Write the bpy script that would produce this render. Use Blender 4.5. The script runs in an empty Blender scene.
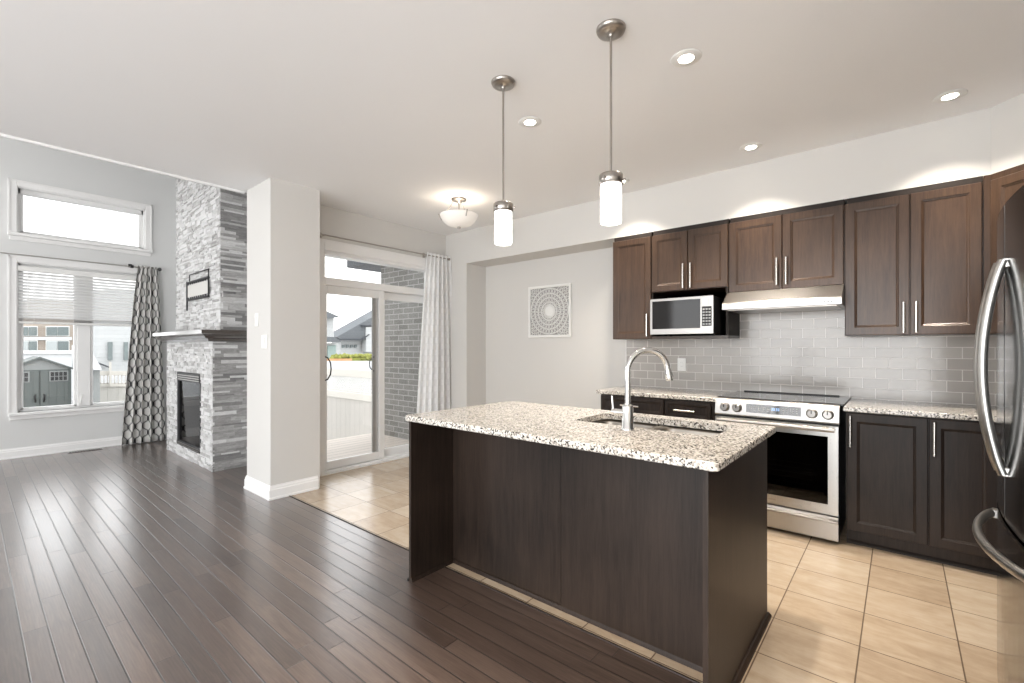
import bpy, math, random
from mathutils import Vector, Matrix
C = bpy.context.scene.collection
rnd = random.Random(7)
PI = math.pi
# ------------------------------------------------------------------ camera, world, exposure
CAM_H = 1.29; YAW = math.radians(40.15); FPX = 460.0; HOR = 348.0
cd = bpy.data.cameras.new('camera'); cam = bpy.data.objects.new('camera', cd); C.objects.link(cam)
cam.location = (0, 0, CAM_H); cam.rotation_euler = (PI/2, 0, YAW)
cd.sensor_width = 36; cd.lens = FPX/1024*36; cd.shift_y = (HOR-341.5)/1024; cd.clip_start = .02; cd.clip_end = 300
bpy.context.scene.camera = cam
vs = bpy.context.scene.view_settings
vs.view_transform = 'Standard'; vs.look = 'None'; vs.gamma = 1; vs.exposure = 0.66; vs.use_curve_mapping = False
w = bpy.data.worlds.new('World'); bpy.context.scene.world = w; w.use_nodes = True
wn = w.node_tree.nodes; wl = w.node_tree.links
bg = wn['Background']
tc = wn.new('ShaderNodeTexCoord'); sx = wn.new('ShaderNodeSeparateXYZ'); rp = wn.new('ShaderNodeValToRGB')
wl.new(tc.outputs['Generated'], sx.inputs[0]); wl.new(sx.outputs['Z'], rp.inputs[0]); wl.new(rp.outputs[0], bg.inputs[0])
rp.color_ramp.elements[0].position = 0.0; rp.color_ramp.elements[0].color = (.99, .995, 1, 1)
rp.color_ramp.elements[1].position = .8; rp.color_ramp.elements[1].color = (.92, .96, 1, 1)
WORLD = 2.0
bg.inputs[1].default_value = WORLD
def lamp(name, kind, loc, energy, color, parent=None, size=.1, spread=None, rot=(0, 0, 0), shape='DISK', sy=None):
    l = bpy.data.lights.new(name, kind); l.energy = energy; l.color = color
    if kind == 'AREA':
        l.shape = shape; l.size = size
        if sy: l.size_y = sy
        if spread: l.spread = spread
    elif kind in ('POINT', 'SPOT'): l.shadow_soft_size = size
    o = bpy.data.objects.new(name, l); C.objects.link(o); o.rotation_euler = rot
    p = Vector(loc)
    if parent: o.parent = parent; p -= BASE.get(parent.name, Vector((0, 0, 0)))
    o.location = p
    return o
lamp('window_daylight', 'AREA', (-1.0, -3.38, 1.34), 95, (.98, .99, 1), None, 3.4, None, (PI/2, 0, 0), 'RECTANGLE', 2.45)  # added fill light behind the viewer, standing in for window daylight
# ------------------------------------------------------------------ pixel to plane
_F = (-math.sin(YAW), math.cos(YAW)); _R = (math.cos(YAW), math.sin(YAW))
def _d(px, py):
    a = (px-512)/FPX; return (_F[0]+a*_R[0], _F[1]+a*_R[1], (HOR-py)/FPX)
def at_x(px, py, x): v = _d(px, py); t = x/v[0]; return (x, v[1]*t, CAM_H+v[2]*t)
def at_y(px, py, y): v = _d(px, py); t = y/v[1]; return (v[0]*t, y, CAM_H+v[2]*t)
def at_z(px, py, z): v = _d(px, py); t = (z-CAM_H)/v[2]; return (v[0]*t, v[1]*t, z)
# ------------------------------------------------------------------ materials
class NT:
    def __init__(s, name):
        s.m = bpy.data.materials.new(name); s.m.use_nodes = True
        s.n = s.m.node_tree.nodes; s.l = s.m.node_tree.links
        s.b = s.n['Principled BSDF']; s.out = s.n['Material Output']
    def node(s, t, **k):
        x = s.n.new('ShaderNode'+t)
        for a, v in k.items(): setattr(x, a, v)
        return x
    def set(s, inp, v):
        if hasattr(v, 'bl_idname') or isinstance(v, bpy.types.NodeSocket): s.l.new(v, inp)
        else: inp.default_value = v
    def math(s, op, a, b=None, c=None):
        x = s.node('Math', operation=op); s.set(x.inputs[0], a)
        if b is not None: s.set(x.inputs[1], b)
        if c is not None: s.set(x.inputs[2], c)
        return x.outputs[0]
    def obj(s): return s.node('TexCoord').outputs['Object']
    def xyz(s, v=None):
        x = s.node('SeparateXYZ'); s.l.new(v or s.obj(), x.inputs[0]); return x.outputs
    def comb(s, x, y, z=0.0):
        c = s.node('CombineXYZ'); s.set(c.inputs[0], x); s.set(c.inputs[1], y); s.set(c.inputs[2], z); return c.outputs[0]
    def mapping(s, scale=(1, 1, 1), rot=(0, 0, 0), loc=(0, 0, 0), v=None):
        m = s.node('Mapping'); s.l.new(v or s.obj(), m.inputs[0])
        m.inputs['Scale'].default_value = scale; m.inputs['Rotation'].default_value = rot; m.inputs['Location'].default_value = loc
        return m.outputs[0]
    def noise(s, v, scale, detail=4, rough=.5, dist=0):
        x = s.node('TexNoise'); s.l.new(v, x.inputs['Vector']); x.inputs['Scale'].default_value = scale
        x.inputs['Detail'].default_value = detail; x.inputs['Roughness'].default_value = rough; x.inputs['Distortion'].default_value = dist
        return x.outputs[0]
    def white(s, v):
        x = s.node('TexWhiteNoise', noise_dimensions='3D'); s.l.new(v, x.inputs['Vector']); return x.outputs['Value']
    def ramp(s, f, stops, interp='LINEAR'):
        r = s.node('ValToRGB'); s.l.new(f, r.inputs[0]); e = r.color_ramp.elements; r.color_ramp.interpolation = interp
        while len(e) < len(stops): e.new(.5)
        for i, (p, c) in enumerate(stops): e[i].position = p; e[i].color = (*c, 1) if len(c) == 3 else c
        return r.outputs[0]
    def mix(s, f, a, b, mode='MIX'):
        x = s.node('Mix', data_type='RGBA', blend_type=mode)
        s.set(x.inputs[0], f)
        for i, v in ((6, a), (7, b)):
            s.set(x.inputs[i], (*v, 1) if isinstance(v, tuple) and len(v) == 3 else v)
        return x.outputs[2]
    def bump(s, h, dist=.001, strength=1.0):
        b = s.node('Bump'); s.l.new(h, b.inputs['Height']); b.inputs['Distance'].default_value = dist; b.inputs['Strength'].default_value = strength
        s.l.new(b.outputs[0], s.b.inputs['Normal'])
    def p(s, color=None, rough=None, metal=None, spec=None, **k):
        if color is not None: s.set(s.b.inputs['Base Color'], (*color, 1) if isinstance(color, tuple) and len(color) == 3 else color)
        if rough is not None: s.set(s.b.inputs['Roughness'], rough)
        if metal is not None: s.set(s.b.inputs['Metallic'], metal)
        if spec is not None: s.set(s.b.inputs['Specular IOR Level'], spec)
        for a, v in k.items(): s.set(s.b.inputs[a.replace('_', ' ')], v)
        return s.m
def paint(name, col, rough=.7, var=.03, scale=3, spec=.3):
    t = NT(name); n = t.noise(t.obj(), scale, 3)
    c = t.mix(n, tuple(x*(1-var) for x in col), tuple(min(1, x*(1+var)) for x in col))
    return t.p(c, rough, spec=spec)
def wood(name, dark, light, rough=.35, axis='z', scale=1.0, spec=.5, bump=.0003):
    t = NT(name)
    sc = {'z': (22, 22, 1.3), 'x': (1.3, 22, 22), 'y': (22, 1.3, 22)}[axis]
    v = t.mapping(tuple(a*scale for a in sc))
    n1 = t.noise(v, 2.2, 6, .62, .6); n2 = t.noise(t.mapping(tuple(a*scale*3 for a in sc)), 3, 4, .7)
    n3 = t.noise(t.obj(), 1.7, 2)
    f = t.math('ADD', t.math('MULTIPLY', n1, .38), t.math('ADD', t.math('MULTIPLY', n2, .3), t.math('MULTIPLY', n3, .5)))
    c = t.ramp(f, [(.44, dark), (.70, light)])
    t.bump(n2, bump, .5)
    return t.p(c, rough, spec=spec)
def metal(name, col, rough=.25, brushed=None, aniso=0):
    t = NT(name)
    if brushed:
        n = t.noise(t.mapping(brushed), 8, 4, .6)
        r = t.math('MULTIPLY_ADD', n, .22, rough-.08); t.bump(n, .00008, .35)
        c = t.mix(n, tuple(x*.86 for x in col), col)
        return t.p(c, r, 1.0)
    n = t.noise(t.obj(), 30, 2); return t.p(t.mix(n, tuple(x*.95 for x in col), col), rough, 1.0)
def emis(name, col, strength, base=(.9, .9, .9)):
    t = NT(name); t.p(base, .4); t.b.inputs['Emission Color'].default_value = (*col, 1); t.b.inputs['Emission Strength'].default_value = strength
    return t.m
def glass(name, tint=(1, 1, 1), refl=1.0, rough=.0):
    t = NT(name); t.n.remove(t.b)
    tr = t.node('BsdfTransparent'); tr.inputs[0].default_value = (*tint, 1)
    gl = t.node('BsdfGlossy'); gl.inputs['Roughness'].default_value = rough; gl.inputs[0].default_value = (1, 1, 1, 1)
    fr = t.node('Fresnel'); fr.inputs[0].default_value = 1.45
    mx = t.node('MixShader'); t.l.new(t.math('MULTIPLY', fr.outputs[0], refl), mx.inputs[0])
    t.l.new(tr.outputs[0], mx.inputs[1]); t.l.new(gl.outputs[0], mx.inputs[2]); t.l.new(mx.outputs[0], t.out.inputs[0])
    return t.m
M = {}
M['wall'] = paint('wall_paint', (.66, .648, .625), .75, .012)
M['livwall'] = paint('living_wall_paint', (.70, .705, .70), .75, .012)
M['ceil'] = paint('ceiling_paint', (.88, .88, .88), .85, .008)
M['trim'] = paint('white_trim_paint', (.86, .857, .85), .4, .01)
M['vinyl'] = paint('white_vinyl', (.85, .85, .845), .35, .01)
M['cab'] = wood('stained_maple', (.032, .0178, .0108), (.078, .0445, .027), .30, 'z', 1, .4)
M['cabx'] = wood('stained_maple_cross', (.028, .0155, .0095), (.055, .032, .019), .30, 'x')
M['cabdark'] = wood('stained_maple_island', (.012, .008, .0062), (.036, .024, .018), .42, 'z', .9, .25)  # same stain as cab, darkened for the weaker light on lower cabinets
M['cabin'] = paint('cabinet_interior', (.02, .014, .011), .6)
M['steel'] = metal('brushed_stainless', (.47, .455, .435), .31, (1.5, 60, 60))
M['steelv'] = metal('brushed_stainless_upright', (.52, .51, .49), .28, (60, 60, 1.5))
M['sinksteel'] = metal('sink_stainless', (.36, .33, .29), .3)
M['chrome'] = metal('chrome', (.78, .78, .77), .06)
M['nickel'] = metal('brushed_nickel', (.42, .39, .36), .28)
M['pull'] = metal('satin_pull', (.66, .63, .59), .25)
M['fridge'] = metal('fridge_steel', (.20, .20, .20), .13)
M['black'] = paint('black_plastic', (.012, .012, .013), .35)
M['blackglass'] = paint('black_ceramic_glass', (.012, .012, .013), .06, spec=.6)
M['iron'] = paint('wrought_iron', (.03, .03, .032), .45)
M['white'] = paint('white_plastic', (.82, .82, .80), .35)
M['whitedim'] = paint('pale_slot', (.42, .41, .40), .5)
M['pane'] = glass('window_glass', (.98, .98, .975), .7)
M['ovenglass'] = glass('oven_glass', (.22, .22, .23), 1.0)
M['fireglass'] = glass('fireplace_glass', (.25, .25, .27), .9, .02)
M['glow'] = emis('lit_opal_glass', (1, .985, .96), 4.5)
M['bowl'] = emis('lit_bowl_glass', (1, .92, .82), .16, (.82, .80, .77))
M['can'] = emis('lit_downlight', (1, .93, .82), 14)
M['led'] = emis('blue_clock_digits', (.35, .6, 1), 1.6, (.1, .1, .1))
M['keys'] = paint('pale_key_print', (.40, .41, .42), .5)
M['rub'] = paint('rubber', (.02, .02, .02), .7)
def mat_granite():
    t = NT('speckled_granite')
    vo = t.node('TexVoronoi'); vo.inputs['Scale'].default_value = 150; t.l.new(t.obj(), vo.inputs['Vector'])
    wv = t.white(t.mapping((1, 1, 1), v=vo.outputs['Position']))
    big = t.noise(t.obj(), 42, 3, .6)
    f = t.math('ADD', t.math('MULTIPLY', wv, .62), t.math('MULTIPLY', big, .42))
    c = t.ramp(f, [(0, (.02, .018, .017)), (.27, (.04, .036, .034)), (.34, (.26, .235, .205)), (.44, (.44, .405, .36)), (.56, (.62, .585, .53)), (.75, (.76, .74, .70)), (1, (.50, .43, .34))])
    return t.p(c, .12, spec=.5)
M['granite'] = mat_granite()
def mat_floor():
    t = NT('hardwood_planks'); o = t.xyz(); x, y = o[0], o[1]
    W = .083
    v = t.math('DIVIDE', t.math('ADD', y, .006), W); row = t.math('FLOOR', v); fv = t.math('SUBTRACT', v, row)
    r1 = t.white(t.comb(row, 3.3, 1.7))
    u = t.math('DIVIDE', t.math('ADD', x, t.math('MULTIPLY', r1, 9.0)), 1.15); bi = t.math('FLOOR', u); fu = t.math('SUBTRACT', u, bi)
    rb = t.white(t.comb(row, bi, 5.1))
    ev = t.math('ABSOLUTE', t.math('SUBTRACT', fv, .5)); eu = t.math('ABSOLUTE', t.math('SUBTRACT', fu, .5))
    mr = t.node('MapRange', interpolation_type='SMOOTHSTEP'); t.l.new(ev, mr.inputs[0]); mr.inputs[1].default_value = .452; mr.inputs[2].default_value = .488
    mr2 = t.node('MapRange', interpolation_type='SMOOTHSTEP'); t.l.new(eu, mr2.inputs[0]); mr2.inputs[1].default_value = .4975; mr2.inputs[2].default_value = .4995
    seam = t.math('MAXIMUM', mr.outputs[0], mr2.outputs[0])
    gv = t.comb(t.math('ADD', t.math('MULTIPLY', x, 2.2), t.math('MULTIPLY', rb, 40)), t.math('MULTIPLY', y, 26), rb)
    g1 = t.noise(gv, 1.6, 6, .65, 1.2)
    wv = t.node('TexWave', wave_type='BANDS', bands_direction='Y'); t.l.new(t.comb(t.math('ADD', t.math('MULTIPLY', x, .5), t.math('MULTIPLY', rb, 30)), t.math('MULTIPLY', y, 9), rb), wv.inputs['Vector'])
    wv.inputs['Scale'].default_value = 3.2; wv.inputs['Distortion'].default_value = 7; wv.inputs['Detail'].default_value = 3
    f = t.math('ADD', t.math('MULTIPLY', g1, .66), t.math('ADD', t.math('MULTIPLY', rb, .30), t.math('MULTIPLY', wv.outputs['Fac'], .05)))
    c = t.ramp(f, [(.25, (.042, .026, .019)), (.5, (.090, .060, .047)), (.8, (.17, .12, .095))])
    c = t.mix(seam, c, (.012, .009, .008))
    h = t.math('SUBTRACT', t.math('MULTIPLY', g1, .22), seam)
    h = t.math('ADD', h, t.math('MULTIPLY', t.noise(t.mapping((3, 9, 1)), 1.5, 2), .5))
    t.bump(h, .0011, .9)
    r = t.math('MULTIPLY_ADD', g1, .14, .26)
    t.l.new(t.b.inputs['Normal'].links[0].from_socket, t.b.inputs['Coat Normal'])
    return t.p(c, r, spec=.7, Coat_Weight=1.0, Coat_Roughness=t.math('MULTIPLY_ADD', g1, .16, .15), Coat_IOR=1.6)
M['floor'] = mat_floor()
def mat_tile():
    t = NT('beige_floor_tile'); o = t.xyz(); P_ = .3285
    u = t.math('DIVIDE', t.math('SUBTRACT', o[0], .195), P_); v = t.math('DIVIDE', t.math('SUBTRACT', o[1], 2.49), P_)
    iu = t.math('FLOOR', u); iv = t.math('FLOOR', v)
    eu = t.math('ABSOLUTE', t.math('SUBTRACT', t.math('SUBTRACT', u, iu), .5)); ev = t.math('ABSOLUTE', t.math('SUBTRACT', t.math('SUBTRACT', v, iv), .5))
    mr = t.node('MapRange', interpolation_type='SMOOTHSTEP'); t.l.new(t.math('MAXIMUM', eu, ev), mr.inputs[0]); mr.inputs[1].default_value = .489; mr.inputs[2].default_value = .495
    rb = t.white(t.comb(iu, iv, 2.2))
    n = t.noise(t.comb(t.math('ADD', t.math('MULTIPLY', o[0], 2.2), t.math('MULTIPLY', rb, 20)), t.math('MULTIPLY', o[1], 9), rb), 1.6, 6, .65, .5)
    n2 = t.noise(t.mapping((1, 1, 1)), 14, 5, .6)
    f = t.math('ADD', t.math('MULTIPLY', n, .6), t.math('ADD', t.math('MULTIPLY', rb, .22), t.math('MULTIPLY', n2, .24)))
    c = t.ramp(f, [(.30, (.37, .275, .19)), (.5, (.50, .395, .285)), (.72, (.60, .505, .395))])
    c = t.mix(mr.outputs[0], c, (.16, .115, .08))
    t.bump(t.math('MULTIPLY', mr.outputs[0], -1.0), .0012, .7)
    return t.p(c, .25, spec=.75)
M['tile'] = mat_tile()
def mat_splash():
    t = NT('taupe_subway_tile')
    v = t.mapping((1, 1, 1), (PI/2, 0, 0), (.215, 0, -.914)) if False else None
    o = t.xyz(); uv = t.comb(t.math('ADD', o[0], 15.3+.215), t.math('ADD', o[2], 7.6-.914))
    b = t.node('TexBrick'); t.l.new(uv, b.inputs['Vector']); b.offset = .5; b.squash = 1
    b.inputs['Scale'].default_value = 1; b.inputs['Brick Width'].default_value = .153; b.inputs['Row Height'].default_value = .076
    b.inputs['Mortar Size'].default_value = .0024; b.inputs['Mortar Smooth'].default_value = .15
    b.inputs['Color1'].default_value = (.40, .375, .35, 1); b.inputs['Color2'].default_value = (.45, .425, .395, 1); b.inputs['Mortar'].default_value = (.74, .72, .69, 1)
    nz = t.noise(t.mapping((4, 4, 4)), 3, 2)
    h = t.math('SUBTRACT', t.math('MULTIPLY', nz, .8), b.outputs['Fac'])
    t.bump(h, .0014, .8)
    return t.p(b.outputs['Color'], .13, spec=.5)
M['splash'] = mat_splash()
def mat_stone():
    t = NT('stacked_ledger_stone')
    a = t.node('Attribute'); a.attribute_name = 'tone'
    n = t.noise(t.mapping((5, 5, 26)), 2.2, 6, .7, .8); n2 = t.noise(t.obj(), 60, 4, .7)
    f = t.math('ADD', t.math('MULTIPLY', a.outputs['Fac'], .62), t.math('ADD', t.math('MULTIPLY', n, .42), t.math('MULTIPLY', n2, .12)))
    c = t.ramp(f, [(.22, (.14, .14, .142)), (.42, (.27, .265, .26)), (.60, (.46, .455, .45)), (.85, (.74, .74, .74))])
    t.bump(t.math('ADD', n, t.math('MULTIPLY', n2, .6)), .006, .8)
    return t.p(c, .75, spec=.3)
M['stone'] = mat_stone()
def mat_outbrick(name, c1, c2, mo, axis=0, bw=.215, rh=.075):
    t = NT(name); o = t.xyz(); uv = t.comb(t.math('ADD', o[axis], 50), t.math('ADD', o[2], 10))
    b = t.node('TexBrick'); t.l.new(uv, b.inputs['Vector']); b.inputs['Scale'].default_value = 1
    b.inputs['Brick Width'].default_value = bw; b.inputs['Row Height'].default_value = rh; b.inputs['Mortar Size'].default_value = .007
    b.inputs['Color1'].default_value = (*c1, 1); b.inputs['Color2'].default_value = (*c2, 1); b.inputs['Mortar'].default_value = (*mo, 1)
    n = t.noise(t.obj(), 25, 4); t.bump(t.math('SUBTRACT', t.math('MULTIPLY', n, .5), b.outputs['Fac']), .006, .8)
    return t.p(t.mix(t.math('MULTIPLY', n, .3), b.outputs['Color'], (.12, .12, .12)), .85)
M['gbrick'] = mat_outbrick('grey_brick', (.17, .162, .15), (.25, .24, .225), (.46, .45, .43), 0, .24, .082)
M['tbrick'] = mat_outbrick('tan_brick', (.38, .31, .255), (.43, .36, .30), (.42, .39, .35), 1, .4, .12)
def mat_boards(name, col, axis, pitch, gap=.06, dark=.45, rough=.6):
    t = NT(name); o = t.xyz(); u = t.math('DIVIDE', t.math('ADD', o[axis], 60), pitch); iu = t.math('FLOOR', u); fu = t.math('SUBTRACT', u, iu)
    e = t.math('GREATER_THAN', fu, 1-gap); r = t.white(t.comb(iu, 1.0, 1.0))
    n = t.noise(t.mapping((4, 4, 4)), 2, 4)
    c = t.mix(t.math('MULTIPLY', r, .5), col, tuple(x*.85 for x in col)); c = t.mix(t.math('MULTIPLY', n, .3), c, tuple(x*.7 for x in col))
    c = t.mix(e, c, tuple(x*dark for x in col)); t.bump(t.math('MULTIPLY', e, -1.0), .004)
    return t.p(c, rough)
M['deck'] = mat_boards('deck_boards', (.58, .51, .45), 0, .14, .09, .35)
M['fence'] = mat_boards('pvc_fence_boards', (.50, .47, .43), 0, .20, .04, .6)
M['fencey'] = mat_boards('pvc_fence_boards_far', (.5, .48, .44), 1, .3, .04, .7)
M['pvc'] = paint('pvc_rail', (.58, .55, .50), .5)
M['shedp'] = mat_boards('shed_panel', (.115, .13, .124), 1, .17, .06, .7)
M['shedt'] = paint('shed_gable_panel', (.26, .27, .265), .6)
M['snow'] = paint('snowy_roof', (.60, .61, .62), .8)
M['ground'] = paint('frosted_ground', (.3, .3, .3), .9, .1, 1)
M['roof'] = mat_boards('asphalt_shingles', (.15, .16, .17), 2, .2, .1, .8, .85)
M['roofedge'] = paint('dark_gutter', (.06, .065, .075), .6)
M['siding'] = mat_boards('white_siding', (.52, .53, .53), 2, .18, .06, .8)
M['hwin'] = paint('far_window_glass', (.17, .20, .20), .2, .2, 2)
M['hcurt'] = paint('far_window_blind', (.42, .45, .45), .5)
M['shrub'] = paint('yellow_green_hedge', (.24, .25, .06), .9, .6, 3)
M['orange'] = paint('orange_snow_fence', (.48, .27, .13), .8, .4, 2)
M['garage'] = paint('garage_door_teal', (.30, .38, .36), .6)
def mat_curtain():
    t = NT('trellis_print_curtain'); uvn = t.node('TexCoord').outputs['UV']; o = t.xyz(uvn)
    p_, q = .165, .19
    u = t.math('DIVIDE', o[0], p_); s = t.math('SINE', t.math('MULTIPLY', o[1], 2*PI/q))
    # sharpen the wave so that the ogee cells look like rounded hexagons
    s = t.math('MAXIMUM', t.math('MINIMUM', t.math('MULTIPLY', s, 1.5), 1.0), -1.0)
    s = t.math('MULTIPLY', s, .19)
    def dist(a):
        f = t.math('FRACT', t.math('ADD', a, 20.0)); return t.math('ABSOLUTE', t.math('SUBTRACT', f, .5))
    d1 = dist(t.math('ADD', u, s)); d2 = dist(t.math('SUBTRACT', t.math('ADD', u, .5), s))
    def band(d, a, b):
        return t.math('MULTIPLY', t.math('GREATER_THAN', d, a), t.math('LESS_THAN', d, b))
    l = t.math('MAXIMUM', t.math('GREATER_THAN', d1, .442), t.math('GREATER_THAN', d2, .442))
    l2 = t.math('MAXIMUM', band(d1, .355, .385), band(d2, .355, .385))
    l = t.math('MAXIMUM', l, t.math('MULTIPLY', l2, .9))
    c = t.mix(l, (.68, .67, .65), (.022, .022, .025))
    return t.p(c, .8, spec=.2)
M['curtain'] = mat_curtain()
def mat_lace():
    t = NT('white_lace_sheer'); uvn = t.node('TexCoord').outputs['UV']
    n = t.noise(t.mapping((1, 1, 1), v=uvn), 40, 3, .6)
    o = t.xyz(uvn); a = t.math('SINE', t.math('MULTIPLY', o[0], 70)); b = t.math('SINE', t.math('MULTIPLY', o[1], 42))
    pat = t.math('GREATER_THAN', t.math('ADD', t.math('MULTIPLY', a, b), t.math('MULTIPLY', n, .9)), .62)
    t.p((.93, .93, .93), .8, spec=.1)
    tr = t.node('BsdfTransparent'); tl = t.node('BsdfTranslucent'); tl.inputs[0].default_value = (.86, .87, .88, 1)
    m1 = t.node('MixShader'); m1.inputs[0].default_value = .3; t.l.new(t.b.outputs[0], m1.inputs[1]); t.l.new(tl.outputs[0], m1.inputs[2])
    m2 = t.node('MixShader'); t.l.new(t.math('MULTIPLY_ADD', pat, -.07, .10), m2.inputs[0]); t.l.new(m1.outputs[0], m2.inputs[1]); t.l.new(tr.outputs[0], m2.inputs[2])
    t.l.new(m2.outputs[0], t.out.inputs[0]); return t.m
M['lace'] = mat_lace()
M['mantel'] = wood('mantel_wood', (.018, .012, .009), (.06, .042, .032), .2, 'x', 1, 1, .0001)
M['mantel'].node_tree.nodes['Principled BSDF'].inputs['Coat Weight'].default_value = 1
M['mantel'].node_tree.nodes['Principled BSDF'].inputs['Coat Roughness'].default_value = .15
# ------------------------------------------------------------------ mesh builder
BASE = {}
class MB:
    def __init__(s, T=None): s.v = []; s.f = []; s.T = T; s.sm = set(); s.tone = {}; s.uv = None
    def add(s, pts, faces, smooth=False, tone=None):
        o = len(s.v)
        for p in pts: s.v.append(s.T(*p) if s.T else tuple(p))
        for f in faces:
            if smooth: s.sm.add(len(s.f))
            if tone is not None: s.tone[len(s.f)] = tone
            s.f.append(tuple(o+i for i in f))
        return s
    def box(s, x0, x1, y0, y1, z0, z1, tone=None, ch=0):
        if ch > 0:
            return s.cbox(x0, x1, y0, y1, z0, z1, ch)
        p = [(x, y, z) for z in (z0, z1) for x, y in ((x0, y0), (x1, y0), (x1, y1), (x0, y1))]
        return s.add(p, [(3, 2, 1, 0), (4, 5, 6, 7), (0, 1, 5, 4), (1, 2, 6, 5), (2, 3, 7, 6), (3, 0, 4, 7)], tone=tone)
    def cbox(s, x0, x1, y0, y1, z0, z1, c):
        # chamfered box
        pts = []; idx = {}
        X = (x0, x1); Y = (y0, y1); Z = (z0, z1)
        for i in (0, 1):
            for j in (0, 1):
                for k in (0, 1):
                    sx_, sy_, sz_ = (c if i == 0 else -c), (c if j == 0 else -c), (c if k == 0 else -c)
                    idx[i, j, k, 'x'] = len(pts); pts.append((X[i], Y[j]+sy_, Z[k]+sz_))
                    idx[i, j, k, 'y'] = len(pts); pts.append((X[i]+sx_, Y[j], Z[k]+sz_))
                    idx[i, j, k, 'z'] = len(pts); pts.append((X[i]+sx_, Y[j]+sy_, Z[k]))
        F = []
        for a, sel in (('x', 0), ('y', 1), ('z', 2)):
            for e in (0, 1):
                r = []
                for q in ((0, 0), (1, 0), (1, 1), (0, 1)):
                    k = list(q); k.insert(sel, e); r.append(idx[(*k, a)])
                F.append(tuple(r))
        for i in (0, 1):
            for j in (0, 1):
                F.append((idx[i, j, 0, 'x'], idx[i, j, 1, 'x'], idx[i, j, 1, 'y'], idx[i, j, 0, 'y']))
                F.append((idx[i, 0, j, 'x'], idx[i, 1, j, 'x'], idx[i, 1, j, 'z'], idx[i, 0, j, 'z']))
                F.append((idx[0, i, j, 'y'], idx[1, i, j, 'y'], idx[1, i, j, 'z'], idx[0, i, j, 'z']))
                for k in (0, 1): F.append((idx[i, j, k, 'x'], idx[i, j, k, 'y'], idx[i, j, k, 'z']))
        return s.add(pts, F)
    def loops(s, rings, close=True, cap0=True, cap1=True, smooth=False):
        n = len(rings[0]); p = [q for r in rings for q in r]; F = []
        for k in range(len(rings)-1):
            for i in range(n if close else n-1):
                j = (i+1) % n; F.append((k*n+i, k*n+j, (k+1)*n+j, (k+1)*n+i))
        o = len(s.f)
        s.add(p, F, smooth)
        if cap0: s.add(rings[0], [tuple(range(n))[::-1]])
        if cap1: s.add(rings[-1], [tuple(range(n))])
        return s
    def lathe(s, c, prof, n=24, axis='z', smooth=True, cap=True):
        rings = []
        for r, h in prof:
            R = []
            for i in range(n):
                a = 2*PI*i/n; u, v_ = r*math.cos(a), r*math.sin(a)
                q = {'z': (u, v_, h), 'x': (h, u, v_), 'y': (u, h, v_)}[axis]
                R.append((c[0]+q[0], c[1]+q[1], c[2]+q[2]))
            rings.append(R)
        return s.loops(rings, True, cap, cap, smooth)
    def tube(s, pts, r, n=10, flat=None, cap=True):
        pts = [Vector(p) for p in pts]; rings = []
        rr = r if isinstance(r, (list, tuple)) else [r]*len(pts)
        up = None
        for i, p in enumerate(pts):
            d = (pts[min(i+1, len(pts)-1)]-pts[max(i-1, 0)]).normalized()
            if up is None: up = Vector((0, 0, 1)) if abs(d.z) < .9 else Vector((1, 0, 0))
            a = d.cross(up).normalized(); b = a.cross(d).normalized(); up = b
            w_, h_ = (rr[i], rr[i]) if flat is None else flat
            rings.append([tuple(p+a*w_*math.cos(2*PI*k/n)+b*h_*math.sin(2*PI*k/n)) for k in range(n)])
        return s.loops(rings, True, cap, cap, True)
    def prism(s, poly, a0, a1, axis='x'):
        # poly in the two other axes, extruded along axis
        def mk(q, a): return {'x': (a, q[0], q[1]), 'y': (q[0], a, q[1]), 'z': (q[0], q[1], a)}[axis]
        return s.loops([[mk(q, a0) for q in poly], [mk(q, a1) for q in poly]])
    def build(s, name, mat, parent=None, bevel=0, recalc=True):
        me = bpy.data.meshes.new(name)
        off = BASE.get(parent.name, Vector((0, 0, 0))) if parent else Vector((0, 0, 0))
        me.from_pydata([tuple(Vector(v)-off) for v in s.v], [], s.f)
        if s.sm:
            for i in s.sm: me.polygons[i].use_smooth = True
        if s.tone:
            at = me.attributes.new('tone', 'FLOAT', 'FACE')
            for i in range(len(s.f)): at.data[i].value = s.tone.get(i, .5)
        if s.uv:
            ul = me.uv_layers.new(name='UVMap')
            for lp in me.loops: ul.data[lp.index].uv = s.uv[lp.vertex_index]
        if recalc:
            import bmesh
            b = bmesh.new(); b.from_mesh(me); bmesh.ops.recalc_face_normals(b, faces=b.faces); b.to_mesh(me); b.free()
        me.materials.append(M[mat] if isinstance(mat, str) else mat)
        o = bpy.data.objects.new(name, me); C.objects.link(o)
        if parent: o.parent = parent
        BASE[o.name] = off
        if bevel:
            m = o.modifiers.new('bevel', 'BEVEL'); m.width = bevel; m.segments = 2; m.limit_method = 'ANGLE'; m.angle_limit = .7
        return o
def tag(o, label, cat, group=None, kind=None):
    o['label'] = label; o['category'] = cat
    if group: o['group'] = group
    if kind: o['kind'] = kind
    return o
def thing(name, loc, label, cat, group=None, kind=None):
    o = bpy.data.objects.new(name, None); C.objects.link(o); o.location = loc; o.empty_display_size = .05
    BASE[o.name] = Vector(loc)
    return tag(o, label, cat, group, kind)
def S(name, mb, mat, label, cat='structure', **k):
    o = mb.build(name, mat, **k); return tag(o, label, cat, kind='structure')
def copy_tree(o, parent=None):
    c = o.copy(); C.objects.link(c); c.parent = parent; BASE[c.name] = BASE.get(o.name, Vector((0, 0, 0)))
    for ch in list(o.children): copy_tree(ch, c)
    return c
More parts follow.
